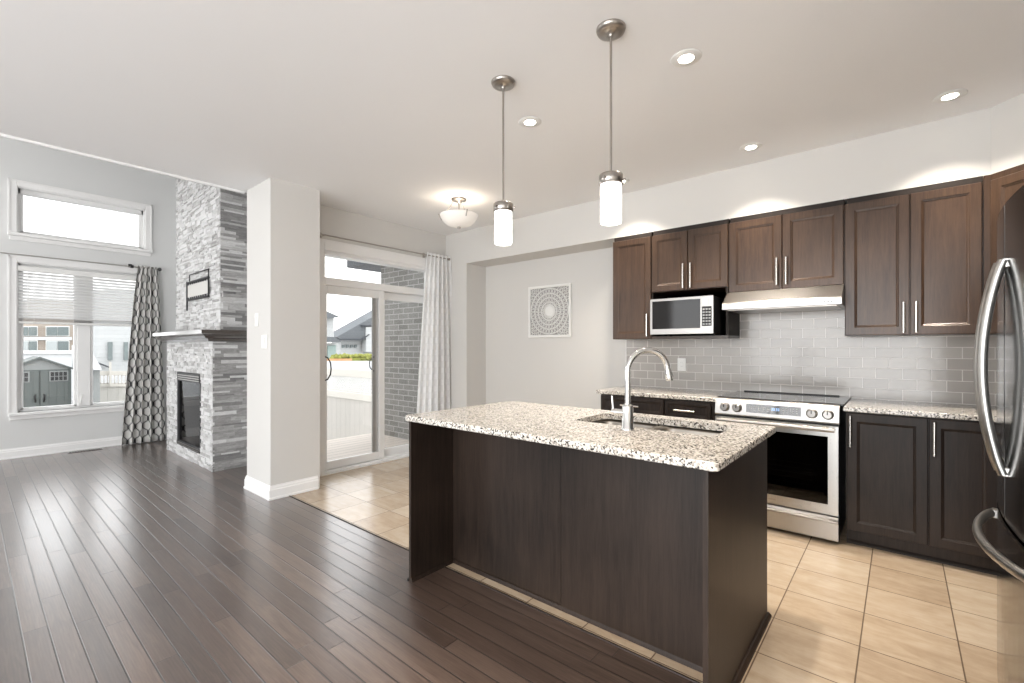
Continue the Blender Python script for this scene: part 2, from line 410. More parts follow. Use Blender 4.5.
def wall_holes(mb, x0, x1, z0, z1, holes, emit):
    # tiles a rectangle around rectangular holes; emit(a0,a1,b0,b1)
    xs = sorted({x0, x1, *[h[0] for h in holes], *[h[1] for h in holes]}); zs = sorted({z0, z1, *[h[2] for h in holes], *[h[3] for h in holes]})
    for i in range(len(xs)-1):
        for j in range(len(zs)-1):
            mx, mz = (xs[i]+xs[i+1])/2, (zs[j]+zs[j+1])/2
            if any(h[0] < mx < h[1] and h[2] < mz < h[3] for h in holes): continue
            emit(xs[i], xs[i+1], zs[j], zs[j+1])
# ------------------------------------------------------------------ room shell
XW = -7.93; XP = -4.48; YB = 4.33; YS = 3.985; ZC = 2.74; ZL = 4.15; XR = 1.06; YF = -3.4; XE = -4.65; ZS = 2.337; TY = 1.815
S('floor', MB().box(XW-.2, XR, YF, TY, -.04, 0), 'floor', 'dark brown hardwood plank floor of the living room', 'floor')
fb = MB().box(XP-.02, XR, TY, YB, -.04, 0)
S('floor', fb, 'tile', 'beige square tile floor of the kitchen and patio door side', 'floor')
S('floor', MB().box(XW-.2, XP-.02, TY, 2.2, -.04, 0), 'floor', 'dark hardwood floor strip under the stone fireplace', 'floor')
S('ceiling', MB().box(XE, XR+.2, YF, YB+.2, ZC, ZC+.12), 'ceil', 'white flat ceiling over the kitchen with recessed lights', 'ceiling')
S('ceiling', MB().box(XW-.2, XE-.02, YF, 2.4, ZL, ZL+.1), 'ceil', 'white taller living room ceiling beyond the bulkhead', 'ceiling')
S('wall_bulkhead', MB().box(XE-.02, XE, YF, 2.4, ZC, ZL), 'ceil', 'white bulkhead face above the ceiling edge towards the living room', 'wall')
S('trim_1', MB().box(XE-.012, XE+.012, YF, 1.66, ZC-.018, ZC+.0), 'trim', 'thin white corner bead along the ceiling edge', 'trim')
# kitchen back wall, niche, soffit
S('wall_kitchen', MB().box(XP, XR+.2, YB, YB+.15, 0, ZC), 'wall', 'light grey kitchen wall behind the cabinets and carved panel', 'wall')
S('wall_niche', MB().box(XP, -4.096, YS, YB, 0, ZC), 'wall', 'light grey wall return beside the recessed niche', 'wall')
sof = MB().prism([(-4.096, YS), (.42, YS), (.70, 3.715), (.70, 1.2), (XR, 1.2), (XR, YB), (-4.096, YB)], ZS, ZC, 'z')
S('wall_soffit', sof, 'wall', 'long light grey soffit above the brown wall cabinets', 'wall')
mb = MB(); wall_holes(mb, YF, YB, 0, ZC, [(-3.1, -.5, .06, 2.55)], lambda a, b, c, d: mb.box(XR, XR+.15, a, b, c, d))  # opening behind the viewer added for more sky light
S('wall_right', mb, 'wall', 'light grey wall behind the refrigerator', 'wall')
# patio wall with door opening
PD = (2.30, 3.80, 0.0, 2.30)
mb = MB(); wall_holes(mb, 2.08, YB, 0, ZC, [PD], lambda a, b, c, d: mb.box(XP-.16, XP, a, b, c, d))
S('wall_patio', mb, 'wall', 'light grey wall around the sliding patio door', 'wall')
# living room wall with two windows
W1 = (.38, 1.60, .53, 2.30); W2 = (.38, 1.58, 2.64, 3.19)
mb = MB(); wall_holes(mb, YF, 2.4, 0, ZL, [W1, W2, (-1.9, -.6, .53, 2.30), (-1.9, -.6, 2.64, 3.19)], lambda a, b, c, d: mb.box(XW-.16, XW, a, b, c, d))
S('wall_living', mb, 'livwall', 'pale grey living room wall with the tall curtained window', 'wall')
S('wall_fireplace', MB().box(XW, XE+.05, 2.10, 2.25, 0, ZL), 'livwall', 'pale grey wall behind the stone fireplace', 'wall')
S('wall_pillar', MB().box(-4.60, -4.09, 1.665, 2.10, 0, ZC), 'wall', 'square white pillar between the living room and patio door', 'wall')
mb = MB(); wall_holes(mb, XW, XR, 0, ZL, [(-7.6, -5.6, .1, 3.9), (-4.3, .7, .06, 2.62)], lambda a, b, c, d: mb.box(a, b, YF-.15, YF, c, d))  # openings in this unseen wall are added to let sky light in
S('wall_front', mb, 'wall', 'light grey wall behind the viewer with wide window openings', 'wall')
# baseboards (profiled)
def base_prof(h=.118, t=.016): return [(0, 0), (t+.006, 0), (t+.006, .014), (t, .02), (t, h*.68), (t*.7, h*.74), (t*.7, h*.84), (t*.35, h*.93), (t*.3, h), (0, h)]
def baseboard_x(name, x0, x1, y, label, sgn=-1):  # runs along x on a wall facing sgn*y
    S(name, MB().prism([(y+sgn*a, b) for a, b in base_prof()], x0, x1, 'x'), 'trim', label, 'baseboard')
def baseboard_y(name, y0, y1, x, label, sgn=1):
    S(name, MB().prism([(x+sgn*a, b) for a, b in base_prof()], y0, y1, 'y'), 'trim', label, 'baseboard')
baseboard_y('baseboard_living', YF, 2.10, XW, 'white baseboard along the living room window wall')
baseboard_y('baseboard_patio', 3.86, YS, XP, 'white baseboard below the lace curtain')
baseboard_x('baseboard_niche', -4.08, -2.1, YB, 'white baseboard below the carved wall panel')
o_ = base_prof()
rings = []
for a, b in o_:
    rings.append([(-4.60-a, 1.665-a, b), (-4.09+a, 1.665-a, b), (-4.09+a, 2.08, b), (-4.60-a, 2.08, b)])
S('baseboard_pillar', MB().loops(rings, True, False, False), 'trim', 'white baseboard around the foot of the pillar', 'baseboard')
# tile strip edge
S('trim_2', MB().prism([(TY-.006, 0), (TY+.006, 0), (TY+.004, .004), (TY-.004, .004)], -4.09, XR-.05, 'x'), 'cabdark', 'thin transition strip between hardwood and tile', 'trim')
# ------------------------------------------------------------------ living room windows
def casing_y(mb, x, y0, y1, z0, z1, w_, t=.02, bottom=True):
    mb.cbox(x, x+t, y0-w_, y0, z0, z1+w_, .004).cbox(x, x+t, y1, y1+w_, z0, z1+w_, .004).cbox(x, x+t, y0, y1, z1, z1+w_, .004)
    mb.box(x, x+t+.008, y0-w_-.004, y0-w_+.012, z0, z1+w_+.004).box(x, x+t+.008, y1+w_-.012, y1+w_+.004, z0, z1+w_+.004).box(x, x+t+.008, y0-w_, y1+w_, z1+w_-.012, z1+w_+.004)
def living_window(n, h, label, mull, sill_ext, sy=0):
    y0, y1, z0, z1 = h
    t = thing('window_%d' % n, (XW, (y0+y1)/2+sy, z0), label, 'window', kind='structure')
    mb = MB(); casing_y(mb, XW, y0+sy, y1+sy, z0-.02, z1, .068); mb.build('casing', 'trim', t)
    MB().cbox(XW-.10, XW+.055, y0-.075+sy, y1+.075+sy, z0-.035, z0-.0, .006).cbox(XW, XW+.016, y0-.06+sy, y1+.06+sy, z0-.085, z0-.035, .004).build('sill', 'trim', t)
    # frame in the reveal
    fr = MB(); X0, X1 = XW-.13, XW-.05
    for a, b, c, d in ((y0, y0+.03, z0, z1), (y1-.03, y1, z0, z1), (y0, y1, z0, z0+.022), (y0, y1, z1-(.04 if mull else .065), z1)): fr.box(X0, X1, a+sy, b+sy, c, d)
    fr.build('window_frame', 'vinyl', t)
    jb = MB()
    for a, b, c, d in ((y0-.002, y0+.010, z0, z1), (y1-.010, y1+.002, z0, z1), (y0, y1, z1-.010, z1+.002)): jb.box(XW-.055, XW+.004, a+sy, b+sy, c, d)
    jb.build('jamb_liner', 'vinyl', t)
    if mull:
        MB().cbox(X0, X1+.01, mull[0]+sy, mull[1]+sy, z0+.02, z1-.03, .006).build('mullion', 'vinyl', t)
        spans = [(y0+.03, mull[0]), (mull[1], y1-.03)]
    else: spans = [(y0+.03, y1-.03)]
    for a, b in spans:
        sm = MB(); q = .026
        for aa, bb, cc, dd in ((a, a+q, z0+.02, z1-.04), (b-q, b, z0+.02, z1-.04), (a, b, z0+.02, z0+.045), (a, b, z1-.07, z1-.04)): sm.cbox(X0+.015, X1-.01, aa+sy, bb+sy, cc, dd, .004)
        sash = sm.build('sash', 'vinyl', t)
        MB().box(X0+.04, X0+.046, a+q-.005+sy, b-q+.005+sy, z0+.04, z1-.065).build('pane', 'pane', sash)
    if mull and not sy:
        MB().tube([(X1+.02, mull[0]+.03, z0+.06), (X1+.035, mull[0]+.035, z0+.10), (X1+.03, mull[0]+.05, z0+.17)], .006).lathe((X1+.012, mull[0]+.03, z0+.055), [(.014, 0), (.014, .012)], 12, 'x').build('crank_handle', 'white', t)
living_window(1, W1, 'tall white framed living room window with a blind and centre mullion', (.90, 1.03), 0)
living_window(2, W2, 'wide low transom window above the living room window', None, 0)
living_window(3, W1, 'second tall living room window outside the view', (.95, 1.03), 0, -2.28)
living_window(4, W2, 'second transom window outside the view', None, 0, -2.28)
# blind
bl = thing('window_blind', (XW+.0, .99, 2.25), 'white slatted blind lowered halfway inside the tall living room window', 'blind')
MB().cbox(XW-.045, XW+.012, .385, 1.595, 2.20, 2.262, .004).build('headrail', 'white', bl)
zb = 1.585; n = 15
for i in range(n):
    z = 2.175-(2.175-zb-.075)*i/(n-1)
    MB().prism([(XW-.036, z+.017), (XW-.018, z+.004), (XW+.001, z-.015), (XW+.001, z-.018), (XW-.018, z+.001), (XW-.036, z+.014)], .392, 1.588, 'y').build('slat', 'vinyl', bl)
MB().cbox(XW-.04, XW+.006, .392, 1.588, zb-.005, zb+.022, .004).build('bottom_rail', 'white', bl)
st = MB()
for i in range(6): st.box(XW-.036, XW+.003, .394, 1.586, zb+.026+i*.007, zb+.029+i*.007)
st.build('stacked_slats', 'whitedim', bl)
for y in (.52, .99, 1.46): MB().tube([(XW+.008, y, 2.2), (XW+.008, y, zb)], .0015, 5).build('ladder_cord', 'white', bl)
MB().tube([(XW+.02, .47, 2.2), (XW+.02, .47, 1.75)], .003, 6).build('tilt_wand', 'white', bl)
# ------------------------------------------------------------------ curtains
def curtain(name, mat, x, ytop, ybot, ztop, zbot, folds, amp, label, cat, uvspan, rings=True, seed=1, pinch=.55):
    R_ = random.Random(seed); ph = [R_.uniform(0, 2*PI) for _ in range(4)]
    NU, NV = 160, 40; mb = MB(); mb.uv = []; pts = []; F = []
    for j in range(NV+1):
        v = j/NV; z = ztop+(zbot-ztop)*v
        e = v**.8
        a = ytop[0]+(ybot[0]-ytop[0])*e; b = ytop[1]+(ybot[1]-ytop[1])*e
        for i in range(NU+1):
            u = i/NU; uu = u+.012*math.sin(3*PI*u+ph[0]+1.2*v)
            A = amp*(pinch+(1-pinch)*min(1, v*1.6))*(1+.25*math.sin(2*PI*u*1.7+ph[1]))
            xx = x+A*math.sin(2*PI*folds*uu+ph[2])+.25*A*math.sin(4*PI*folds*uu+ph[3]+v)
            yy = a+(b-a)*u+.35*A*math.cos(2*PI*folds*uu+ph[2])*math.sin(PI*u)
            pts.append((xx, yy, z)); mb.uv.append((u*uvspan, z))
    for j in range(NV):
        for i in range(NU): k = j*(NU+1)+i; F.append((k, k+1, k+NU+2, k+NU+1))
    mb.add(pts, F, True)
    o = mb.build(name, mat, recalc=False)
    if mat != 'lace': m = o.modifiers.new('thickness', 'SOLIDIFY'); m.thickness = .003
    return tag(o, label, cat)
xc = -7.82
t1 = at_x(138, 266, xc); t2 = at_x(157.5, 270, xc); b1 = at_x(121, 443, xc); b2 = at_x(166, 441, xc)
curtain('curtain', 'curtain', xc, (t1[1], t2[1]), (b1[1], b2[1]), 2.40, .012, 4.5, .034, 'grey curtain with black trellis pattern hanging beside the living room window', 'curtain', .95, seed=4)
rodt = thing('curtain_rod', (xc, 1.0, 2.37), 'thin dark metal curtain rod above the living room window', 'curtain rod')
MB().tube([(xc, -.4, 2.375), (xc, 1.70, 2.375)], .0055, 10).build('rod', 'nickel', rodt)
MB().lathe((xc, 1.70, 2.375), [(.010, 0), (.022, .006), (.026, .02), (.022, .034), (.01, .04)], 14, 'y').build('finial', 'iron', rodt)
MB().cbox(XW, XW+.012, 1.40, 1.44, 2.34, 2.42, .003).tube([(XW+.01, 1.42, 2.38), (xc, 1.42, 2.365)], .006, 8).lathe((xc, 1.42, 2.375), [(.02, -.015), (.02, .015)], 14, 'y').build('bracket', 'iron', rodt)
xs = -4.385
t1 = at_x(426.5, 252, xs); t2 = at_x(450.5, 256, xs); b1 = at_x(416.5, 413, xs); b2 = at_x(457.5, 410, xs)
curtain('lace_curtain', 'lace', xs, (t1[1], t2[1]), (b1[1]-.04, b2[1]+.0), t1[2], .02, 6.5, .026, 'sheer white lace curtain bunched at the right of the patio door', 'curtain', 1.3, seed=9, pinch=.7)
zr = at_x(317, 234, xs)[2]
r2 = thing('curtain_rod', (xs, 3.0, t1[2]-.05), 'thin curtain rod above the sliding patio door', 'curtain rod')
zr = t1[2]-.035
MB().tube([(xs, 2.24, zr), (xs, 3.93, zr)], .0075, 10).build('rod', 'nickel', r2)
for y, s_ in ((2.24, -1), (3.93, 1)):
    MB().lathe((xs, y, zr), [(.009, 0), (.016, s_*.008), (.018, s_*.03), (.012, s_*.04)], 12, 'y').build('finial', 'nickel', r2)
for y in (2.30, 3.62):
    MB().cbox(XP, XP+.01, y-.015, y+.015, zr-.03, zr+.04, .003).tube([(XP+.008, y, zr), (xs, y, zr-.006)], .005, 8).build('bracket', 'nickel', r2)
# ------------------------------------------------------------------ patio door
dr = thing('door_1', (XP, 3.0, 0), 'white sliding glass patio door with a transom window above', 'door', kind='structure')
y0, y1 = PD[0], PD[1]
mb = MB(); mb.cbox(XP, XP+.022, y0-.03, y0+.04, 0, 2.385, .004).cbox(XP, XP+.022, y1-.03, y1+.05, 0, 2.385, .004).cbox(XP, XP+.022, y0+.04, y1-.03, 2.285, 2.385, .004)
mb.box(XP, XP+.03, y0-.035, y0-.02, 0, 2.39).box(XP, XP+.03, y0-.03, y1+.05, 2.372, 2.392); mb.build('casing', 'trim', dr)
fr = MB(); X0, X1 = XP-.14, XP-.0
fr.box(X0, X1, y0, y0+.055, .0, 2.30).box(X0, X1, y1-.055, y1, .0, 2.30).box(X0, X1, y0, y1, 2.25, 2.30)
fr.box(X0, X1, y0, y1, 0, .035)
fr.cbox(X0, X1+.004, y0+.05, y1-.05, 1.935, 2.015, .005)
fr.build('door_frame', 'vinyl', dr)
MB().box(XP-.03, XP+.03, y0, y1, 0, .018).box(XP-.045, XP-.035, y0, y1, .03, .05).box(XP-.09, XP-.08, y0, y1, .03, .05).build('threshold', 'vinyl', dr)
MB().box(XP-.075, XP-.069, y0+.06, y1-.06, 2.02, 2.25).build('transom_pane', 'pane', dr)
def door_panel(a, b, x, name, s1=.05, s2=.07, **k):
    q = MB()
    for aa, bb, cc, dd in ((a, a+s1, .04, 1.935), (b-s2, b, .04, 1.935), (a+s1, b-s2, .04, .12), (a+s1, b-s2, 1.85, 1.935)): q.cbox(x-.02, x+.02, aa, bb, cc, dd, .004)
    p_ = q.build(name, 'vinyl', dr)
    MB().box(x-.003, x+.003, a+s1-.005, b-s2+.005, .115, 1.855).build('pane', 'pane', p_)
    return p_
pl = door_panel(y0+.035, 3.075, XP-.035, 'sliding_panel', .05, .07)
door_panel(2.99, y1-.05, XP-.095, 'fixed_panel', .06, .05)
MB().box(XP-.075, XP-.058, 2.945, 2.985, .12, 1.86).build('weather_strip', 'whitedim', pl)
yh = y0+.065
MB().tube([(XP-.01, yh, 1.20), (XP+.02, yh+.008, 1.19), (XP+.035, yh+.03, 1.14), (XP+.038, yh+.035, 1.08), (XP+.035, yh+.03, 1.02), (XP+.02, yh+.008, .97), (XP-.01, yh, .96)], .007, 8).build('handle', 'black', pl)
MB().tube([(XP-.05, 2.96, 1.19), (XP-.075, 2.95, 1.18), (XP-.085, 2.93, 1.15), (XP-.088, 2.925, 1.11), (XP-.085, 2.93, 1.07), (XP-.075, 2.95, 1.04), (XP-.05, 2.96, 1.03)], .006, 8).build('outer_handle', 'black', pl)
# ------------------------------------------------------------------ outdoors
S('ground', MB().box(-70, XW-.2, -40, 60, -1.35, -1.25), 'ground', 'pale ground of the back gardens', 'ground')
S('patio_deck', MB().box(-6.5, XP-.16, 2.26, 4.24, -.14, -.08).box(-6.5, -6.46, 2.26, 4.24, -.45, -.14), 'deck', 'weathered wooden deck outside the patio door', 'deck')
S('wall_brick', MB().box(-6.30, XP-.16, 4.24, 4.9, -1.3, 3.2), 'gbrick', 'grey brick wall beside the patio deck', 'wall')
a = at_y(351, 262, 4.0)
S('trim_eave', MB().box(-6.9, -6.30, 4.0, 4.9, 2.60, 2.72).box(-6.30, XP-.16, 4.0, 4.235, 2.66, 2.76), 'roofedge', 'grey eave board at the top of the brick wall', 'trim')
# garden fence seen through the patio door
yf = 5.6
pf = thing('garden_fence', (-9.5, yf, -1.25), 'cream vinyl garden fence with a lattice top beyond the deck', 'fence')
def yz(px, py): p = at_y(px, py, yf); return p[2]
zt, zl1, zl0, zr0 = yz(350, 369), yz(350, 377), yz(350, 392), yz(350, 399)
XA, XB_ = -13.5, -6.45
MB().cbox(XA, XB_, yf-.04, yf+.04, zl1, zt, .01).build('top_rail', 'pvc', pf)
MB().cbox(XA, XB_, yf-.04, yf+.04, zr0, zl0, .01).build('middle_rail', 'pvc', pf)
MB().box(XA, XB_, yf-.012, yf+.012, -1.25, zr0).build('board_panel', 'fence', pf)
lt = MB(); h = zl1-zl0; k = XA
while k < XB_:
    for s_ in (1, -1):
        x0_, x1_ = (k, k+h) if s_ == 1 else (k+h, k)
        lt.add([(x0_-.006, yf-.008*s_, zl0), (x0_+.006, yf-.008*s_, zl0), (x1_+.006, yf-.008*s_, zl1), (x1_-.006, yf-.008*s_, zl1), (x0_-.006, yf-.008*s_+.006, zl0), (x0_+.006, yf-.008*s_+.006, zl0), (x1_+.006, yf-.008*s_+.006, zl1), (x1_-.006, yf-.008*s_+.006, zl1)],
               [(0, 1, 2, 3), (4, 5, 6, 7), (0, 1, 5, 4), (1, 2, 6, 5), (2, 3, 7, 6), (3, 0, 4, 7)])
    k += .075
lt.build('lattice', 'pvc', pf)
# house beyond
def P3(px, py, x): return at_x(px, py, x)
def poly_x(mb, pxs, x, depth):  # outline on plane x, extruded away from the viewer
    q = [P3(a, b, x)[1:] for a, b in pxs]
    return mb.loops([[(x, *c) for c in q], [(x-depth, *c) for c in q]])
hs = thing('neighbour_house', (-30, 17.5, -1.25), 'white neighbouring house with grey gable roof seen through the patio door', 'house')
g = MB(); poly_x(g, [(341, 340), (374, 337), (398, 330), (398, 376), (341, 376)], -30, 1.3); g.build('wall', 'siding', hs)
r = MB(); rp_ = [(337, 337), (374, 316), (395, 304), (395, 333), (372, 333), (362, 340), (341, 340)]; poly_x(r, rp_, -29.4, 2); r.build('roof', 'roof', hs)
d_ = MB()
for q in ([(341, 340.2), (362, 340.2), (369.5, 335), (369.5, 334), (362, 339), (341, 339)], [(362, 326), (380, 326), (380, 325), (362, 325)]): poly_x(d_, q, -29.2, .3)
d_.build('gutter', 'roofedge', hs)
g = MB(); poly_x(g, [(366, 327), (380, 327), (380, 352), (366, 352)], -29.3, .5); g.build('wall_bay', 'siding', hs)
for i in range(4):
    g = MB(); x_ = 342.5+i*4; poly_x(g, [(x_, 345), (x_+2.6, 344.6), (x_+2.6, 347.4), (x_, 347.8)], -29.9, .2); g.build('window', 'hwin', hs)
hl = thing('neighbour_house', (-25, 13.6, -1.25), 'partly visible house with two eaves at the left edge of the patio door view', 'house')
g = MB(); poly_x(g, [(315, 316), (334, 316), (334, 341), (315, 341)], -25, 2); poly_x(g, [(315, 343), (338.5, 343), (338.5, 372), (315, 372)], -24.8, 2); g.build('wall', 'siding', hl)
g = MB(); poly_x(g, [(315, 308), (329, 312), (340, 317), (333, 318), (315, 318)], -24.5, 2); poly_x(g, [(315, 336), (334, 337), (341, 341), (341, 342), (315, 342)], -24.2, 2); g.build('roof', 'roof', hl)
g = MB(); poly_x(g, [(328, 346), (336, 345), (336, 372), (328, 372)], -24.7, .2); g.build('garage_door', 'garage', hl)
hd = MB().box(-20.3, -19.7, at_x(332, 356, -20)[1], at_x(376, 356, -20)[1], -1.25, at_x(350, 358, -20)[2]); R2 = random.Random(3)
c0 = at_x(334, 356, -20)
for i in range(170):
    px = R2.uniform(332, 376); q = at_x(px, R2.uniform(355.5, 359), -20+R2.uniform(-.4, .4)); r_ = R2.uniform(.06, .13)
    hd.lathe(q, [(0.01, -r_), (r_*.8, -r_*.5), (r_, 0), (r_*.7, r_*.6), (.01, r_)], 6)
tag(hd.build('hedge', 'shrub'), 'yellow green hedge beyond the garden fence', 'hedge')
g = MB(); poly_x(g, [(325, 358.6), (352, 358.6), (352, 361.2), (325, 361.2)], -19.3, .05)
tag(g.build('snow_fence', 'orange'), 'strip of orange barrier fence below the hedge', 'fence')
g = MB(); poly_x(g, [(320, 361), (378, 361), (378, 404), (320, 404)], -19, .3)
tag(g.build('garden_wall', 'snow'), 'pale low garden wall below the orange barrier', 'wall')
# shed
xs_ = -20
sh = thing('garden_shed', (xs_, 1.45, -1.25), 'grey green garden shed with double doors and a gable roof outside the living room window', 'shed')
ap = P3(39.5, 356.7, xs_); ev = P3(73.8, 368, xs_); cr = P3(71, 405, xs_); yl = 2*ap[1]-cr[1]; ye = 2*ap[1]-ev[1]
zt_ = P3(71, 369, xs_)[2]
MB().box(xs_-2, xs_, yl, cr[1], -1.25, zt_).build('wall', 'shedp', sh)
MB().prism([(yl, zt_), (cr[1], zt_), (ap[1], ap[2]-.06)], xs_-2, xs_, 'x').build('gable', 'shedt', sh)
MB().prism([(ye, ev[2]-.05), (ye, ev[2]), (ap[1], ap[2]), (ev[1], ev[2]), (ev[1], ev[2]-.05), (ap[1], ap[2]-.06)], xs_-2.1, xs_+.10, 'x').build('roof', 'shedp', sh)
ym = ap[1]
for s_ in (-1, 1):
    ya, yb = (ym-.0-.70, ym-.01) if s_ < 0 else (ym+.01, ym+.70)
    d_ = MB().cbox(xs_, xs_+.03, ya, yb, -1.2, zt_-.03, .008).build('shed_door', 'shedp', sh)
    wc = ym+s_*.42; zc_ = P3(56, 376, xs_)[2]
    MB().box(xs_+.03, xs_+.05, wc-.21, wc+.21, zc_-.16, zc_+.16).build('window_frame', 'shedt', d_)
    g = MB()
    for i in range(4):
        for j in range(2): g.box(xs_+.05, xs_+.056, wc-.185+i*.095, wc-.185+i*.095+.075, zc_-.135+j*.14, zc_-.135+j*.14+.12)
    g.build('pane', 'iron', d_)
    MB().tube([(xs_+.04, ym+s_*.09, -.35), (xs_+.08, ym+s_*.09, -.3), (xs_+.08, ym+s_*.11, -.18), (xs_+.04, ym+s_*.09, -.12)], .02, 6).build('handle', 'black', d_)
# second shed / outbuilding at the right
xo = -19
ob = thing('outbuilding', (xo, 2.6, -1.25), 'pale outbuilding with a snowy roof right of the window mullion', 'shed')
g = MB(); poly_x(g, [(84, 369), (100, 368.5), (100, 412), (84, 412)], xo, 2); g.build('wall', 'shedt', ob)
g = MB(); poly_x(g, [(84, 345), (92.5, 353), (101.5, 368), (101.5, 370), (84, 370)], xo+.3, 2.5); g.build('roof', 'snow', ob)
# white fence behind shed
gf = thing('vinyl_fence', (-25, 2.0, -1.25), 'white vinyl fence behind the garden shed', 'fence')
g = MB(); poly_x(g, [(8, 352), (82, 352), (82, 400), (8, 400)], -25, .06); g.build('panel', 'snow', gf)
g = MB(); poly_x(g, [(8, 350.5), (82, 350.5), (82, 353.5), (8, 353.5)], -24.9, .2); g.build('rail', 'white', gf)
gf2 = thing('vinyl_fence', (-22, 3.6, -1.25), 'cream vinyl fence right of the outbuilding with an open rail top', 'fence')
g = MB(); poly_x(g, [(98, 386), (135, 386), (135, 412), (98, 412)], -22, .06); g.build('panel', 'fencey', gf2)
for a, b in ((371, 375.5), (383, 386.5)):
    g = MB(); poly_x(g, [(98, a), (135, a), (135, b), (98, b)], -21.95, .1); g.build('rail', 'pvc', gf2)
g = MB()
for i in range(10): poly_x(g, [(100+i*3.6, 375), (100.8+i*3.6, 375), (100.8+i*3.6, 384), (100+i*3.6, 384)], -21.95, .05)
g.build('baluster', 'pvc', gf2)
g = MB(); poly_x(g, [(109.5, 362), (111.5, 362), (111.5, 386), (109.5, 386)], -21.8, .1); g.build('post', 'pvc', gf2)
# brick house
xh = -36
bh = thing('brick_house', (xh, 2.5, -1.25), 'tan brick house with white trimmed windows behind the shed', 'house')
g = MB(); poly_x(g, [(-10, 300), (79, 300), (79, 360), (-10, 360)], xh, 8); g.build('wall', 'tbrick', bh)
for a, b in ((20, 37), (46.5, 68.7)):
    for c, d, m_ in ((327, 335.5, 'hwin'), (341.2, 352, 'hcurt')):
        g = MB(); poly_x(g, [(a-.8, c-.8), (b+.8, c-.8), (b+.8, d+.8), (a-.8, d+.8)], xh+.1, .1); f_ = g.build('window', 'white', bh)
        g = MB(); mid = (a+b)/2; poly_x(g, [(a, c), (mid-.3, c), (mid-.3, d), (a, d)], xh+.15, .03); g.build('pane', m_, f_)
        g = MB(); poly_x(g, [(mid+.3, c), (b, c), (b, d), (mid+.3, d)], xh+.15, .03); g.build('pane', 'hwin', f_)
g = MB(); poly_x(g, [(22, 337), (72, 337), (72, 340), (22, 340)], xh+.12, .1); g.build('sill_band', 'snow', bh)
h2 = thing('neighbour_house', (-28, 5.3, -1.25), 'pale siding house with narrow windows right of the window mullion', 'house')
g = MB(); poly_x(g, [(86, 290), (140, 290), (140, 375), (86, 375)], -28, 1); g.build('wall', 'siding', h2)
for a, b in ((108, 112.6), (124, 128)):
    g = MB(); poly_x(g, [(a, 342), (b, 342), (b, 360), (a, 360)], -27.9, .1); g.build('window', 'hwin', h2)
g = MB(); poly_x(g, [(99, 362.5), (110, 366.8), (110, 368), (99, 364)], -27.6, .3); g.build('roof_edge', 'roofedge', h2)
# ------------------------------------------------------------------ fireplace
fx0, fx1, fy, fyu = -7.14, -5.46, 1.645, 1.716
fp = thing('fireplace', ((fx0+fx1)/2, 1.9, 0), 'floor to ceiling stacked grey stone fireplace with dark mantel', 'fireplace')
def stones(mb, a0, a1, z0, z1, put, hole=None, seed=1, Lr=(.07, .36), mp=.016):
    R_ = random.Random(seed); z = z0
    while z < z1-.004:
        h_ = min(R_.choice((.018, .024, .03, .038)), z1-z)
        a = a0-R_.uniform(0, .1)
        while a < a1:
            L = R_.uniform(*Lr); b = min(a+L, a1); aa = max(a, a0)
            if b-aa > .01:
                segs = [(aa, b)]
                if hole and z+h_ > hole[2]+.002 and z < hole[3]-.002:
                    segs = [(p, q) for p, q in ((aa, min(b, hole[0])), (max(aa, hole[1]), b)) if q-p > .004]
                pr = R_.uniform(0, mp); tn = R_.random()**1.1
                for p, q in segs: put(p+.0008, q-.0008, z+.0008, z+h_-.0008, pr, tn)
            a += L
        z += h_
FBX = (-6.705, -5.83, .13, 1.0)
def part_stone(name, x0, x1, y0, z0, z1, hole, seed):
    mb = MB()
    if hole:
        wall_holes(mb, x0, x1, z0, z1, [hole], lambda a, b, c, d: mb.box(a, b, y0+.02, 2.10, c, d, tone=.3))
    else: mb.box(x0, x1-.02, y0+.02, 2.10, z0, z1, tone=.3)
    stones(mb, x0, x1-.001, z0, z1, lambda a, b, c, d, pr, tn: mb.box(a, b, y0-pr+.006, y0+.03, c, d, tone=.42+.58*tn**.6), hole, seed, (.05, .18), .013)  # front stones toned paler for the window light on this face
    stones(mb, y0+.004, 2.10, z0, z1, lambda a, b, c, d, pr, tn: mb.box(x1-.03, x1+pr*.7-.004, a, b, c, d, tone=.05+.72*tn), None, seed+5)  # side stones toned darker, shade put into their tone
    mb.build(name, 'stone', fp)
part_stone('stone_base', fx0, fx1, fy, 0, 1.36, FBX, 11)
part_stone('stone_chimney', -7.03, fx1, fyu, 1.475, ZL-.02, None, 23)
o = .135; mb = MB(); rings = []
for e, z in ((.02, 1.355), (.05, 1.362), (.055, 1.385), (.085, 1.392), (.10, 1.415), (.12, 1.43), (o, 1.437), (o, 1.475)):
    rings.append([(fx0-e*.45, fy-e, z), (fx1+e, fy-e, z), (fx1+e, 2.09, z), (fx0-e*.45, 2.09, z)])
mb.loops(rings).build('mantel', 'mantel', fp)
fb = MB(); a, b, c, d = FBX
for q in ((a, a+.045, c, d), (b-.045, b, c, d), (a, b, c, c+.05), (a, b, d-.10, d)): fb.cbox(q[0], q[1], fy+.0, fy+.05, q[2], q[3], .004)
fbo = fb.build('firebox_frame', 'iron', fp)
for i in range(3): MB().box(a+.05, b-.05, fy-.006, fy+.0, d-.085+i*.025, d-.075+i*.025).build('louvre', 'steel', fbo)
for i in range(2): MB().box(a+.05, b-.05, fy-.006, fy+.0, c+.012+i*.018, c+.02+i*.018).build('louvre', 'steel', fbo)
MB().box(a+.045, b-.045, fy+.02, fy+.026, c+.05, d-.10).build('glass', 'fireglass', fbo)
MB().box(a+.045, b-.045, fy+.30, fy+.31, c, d).box(a, a+.045, fy+.05, fy+.3, c, d).box(b-.045, b, fy+.05, fy+.3, c, d).box(a, b, fy+.05, fy+.3, c, c+.04).build('firebox', 'black', fbo)
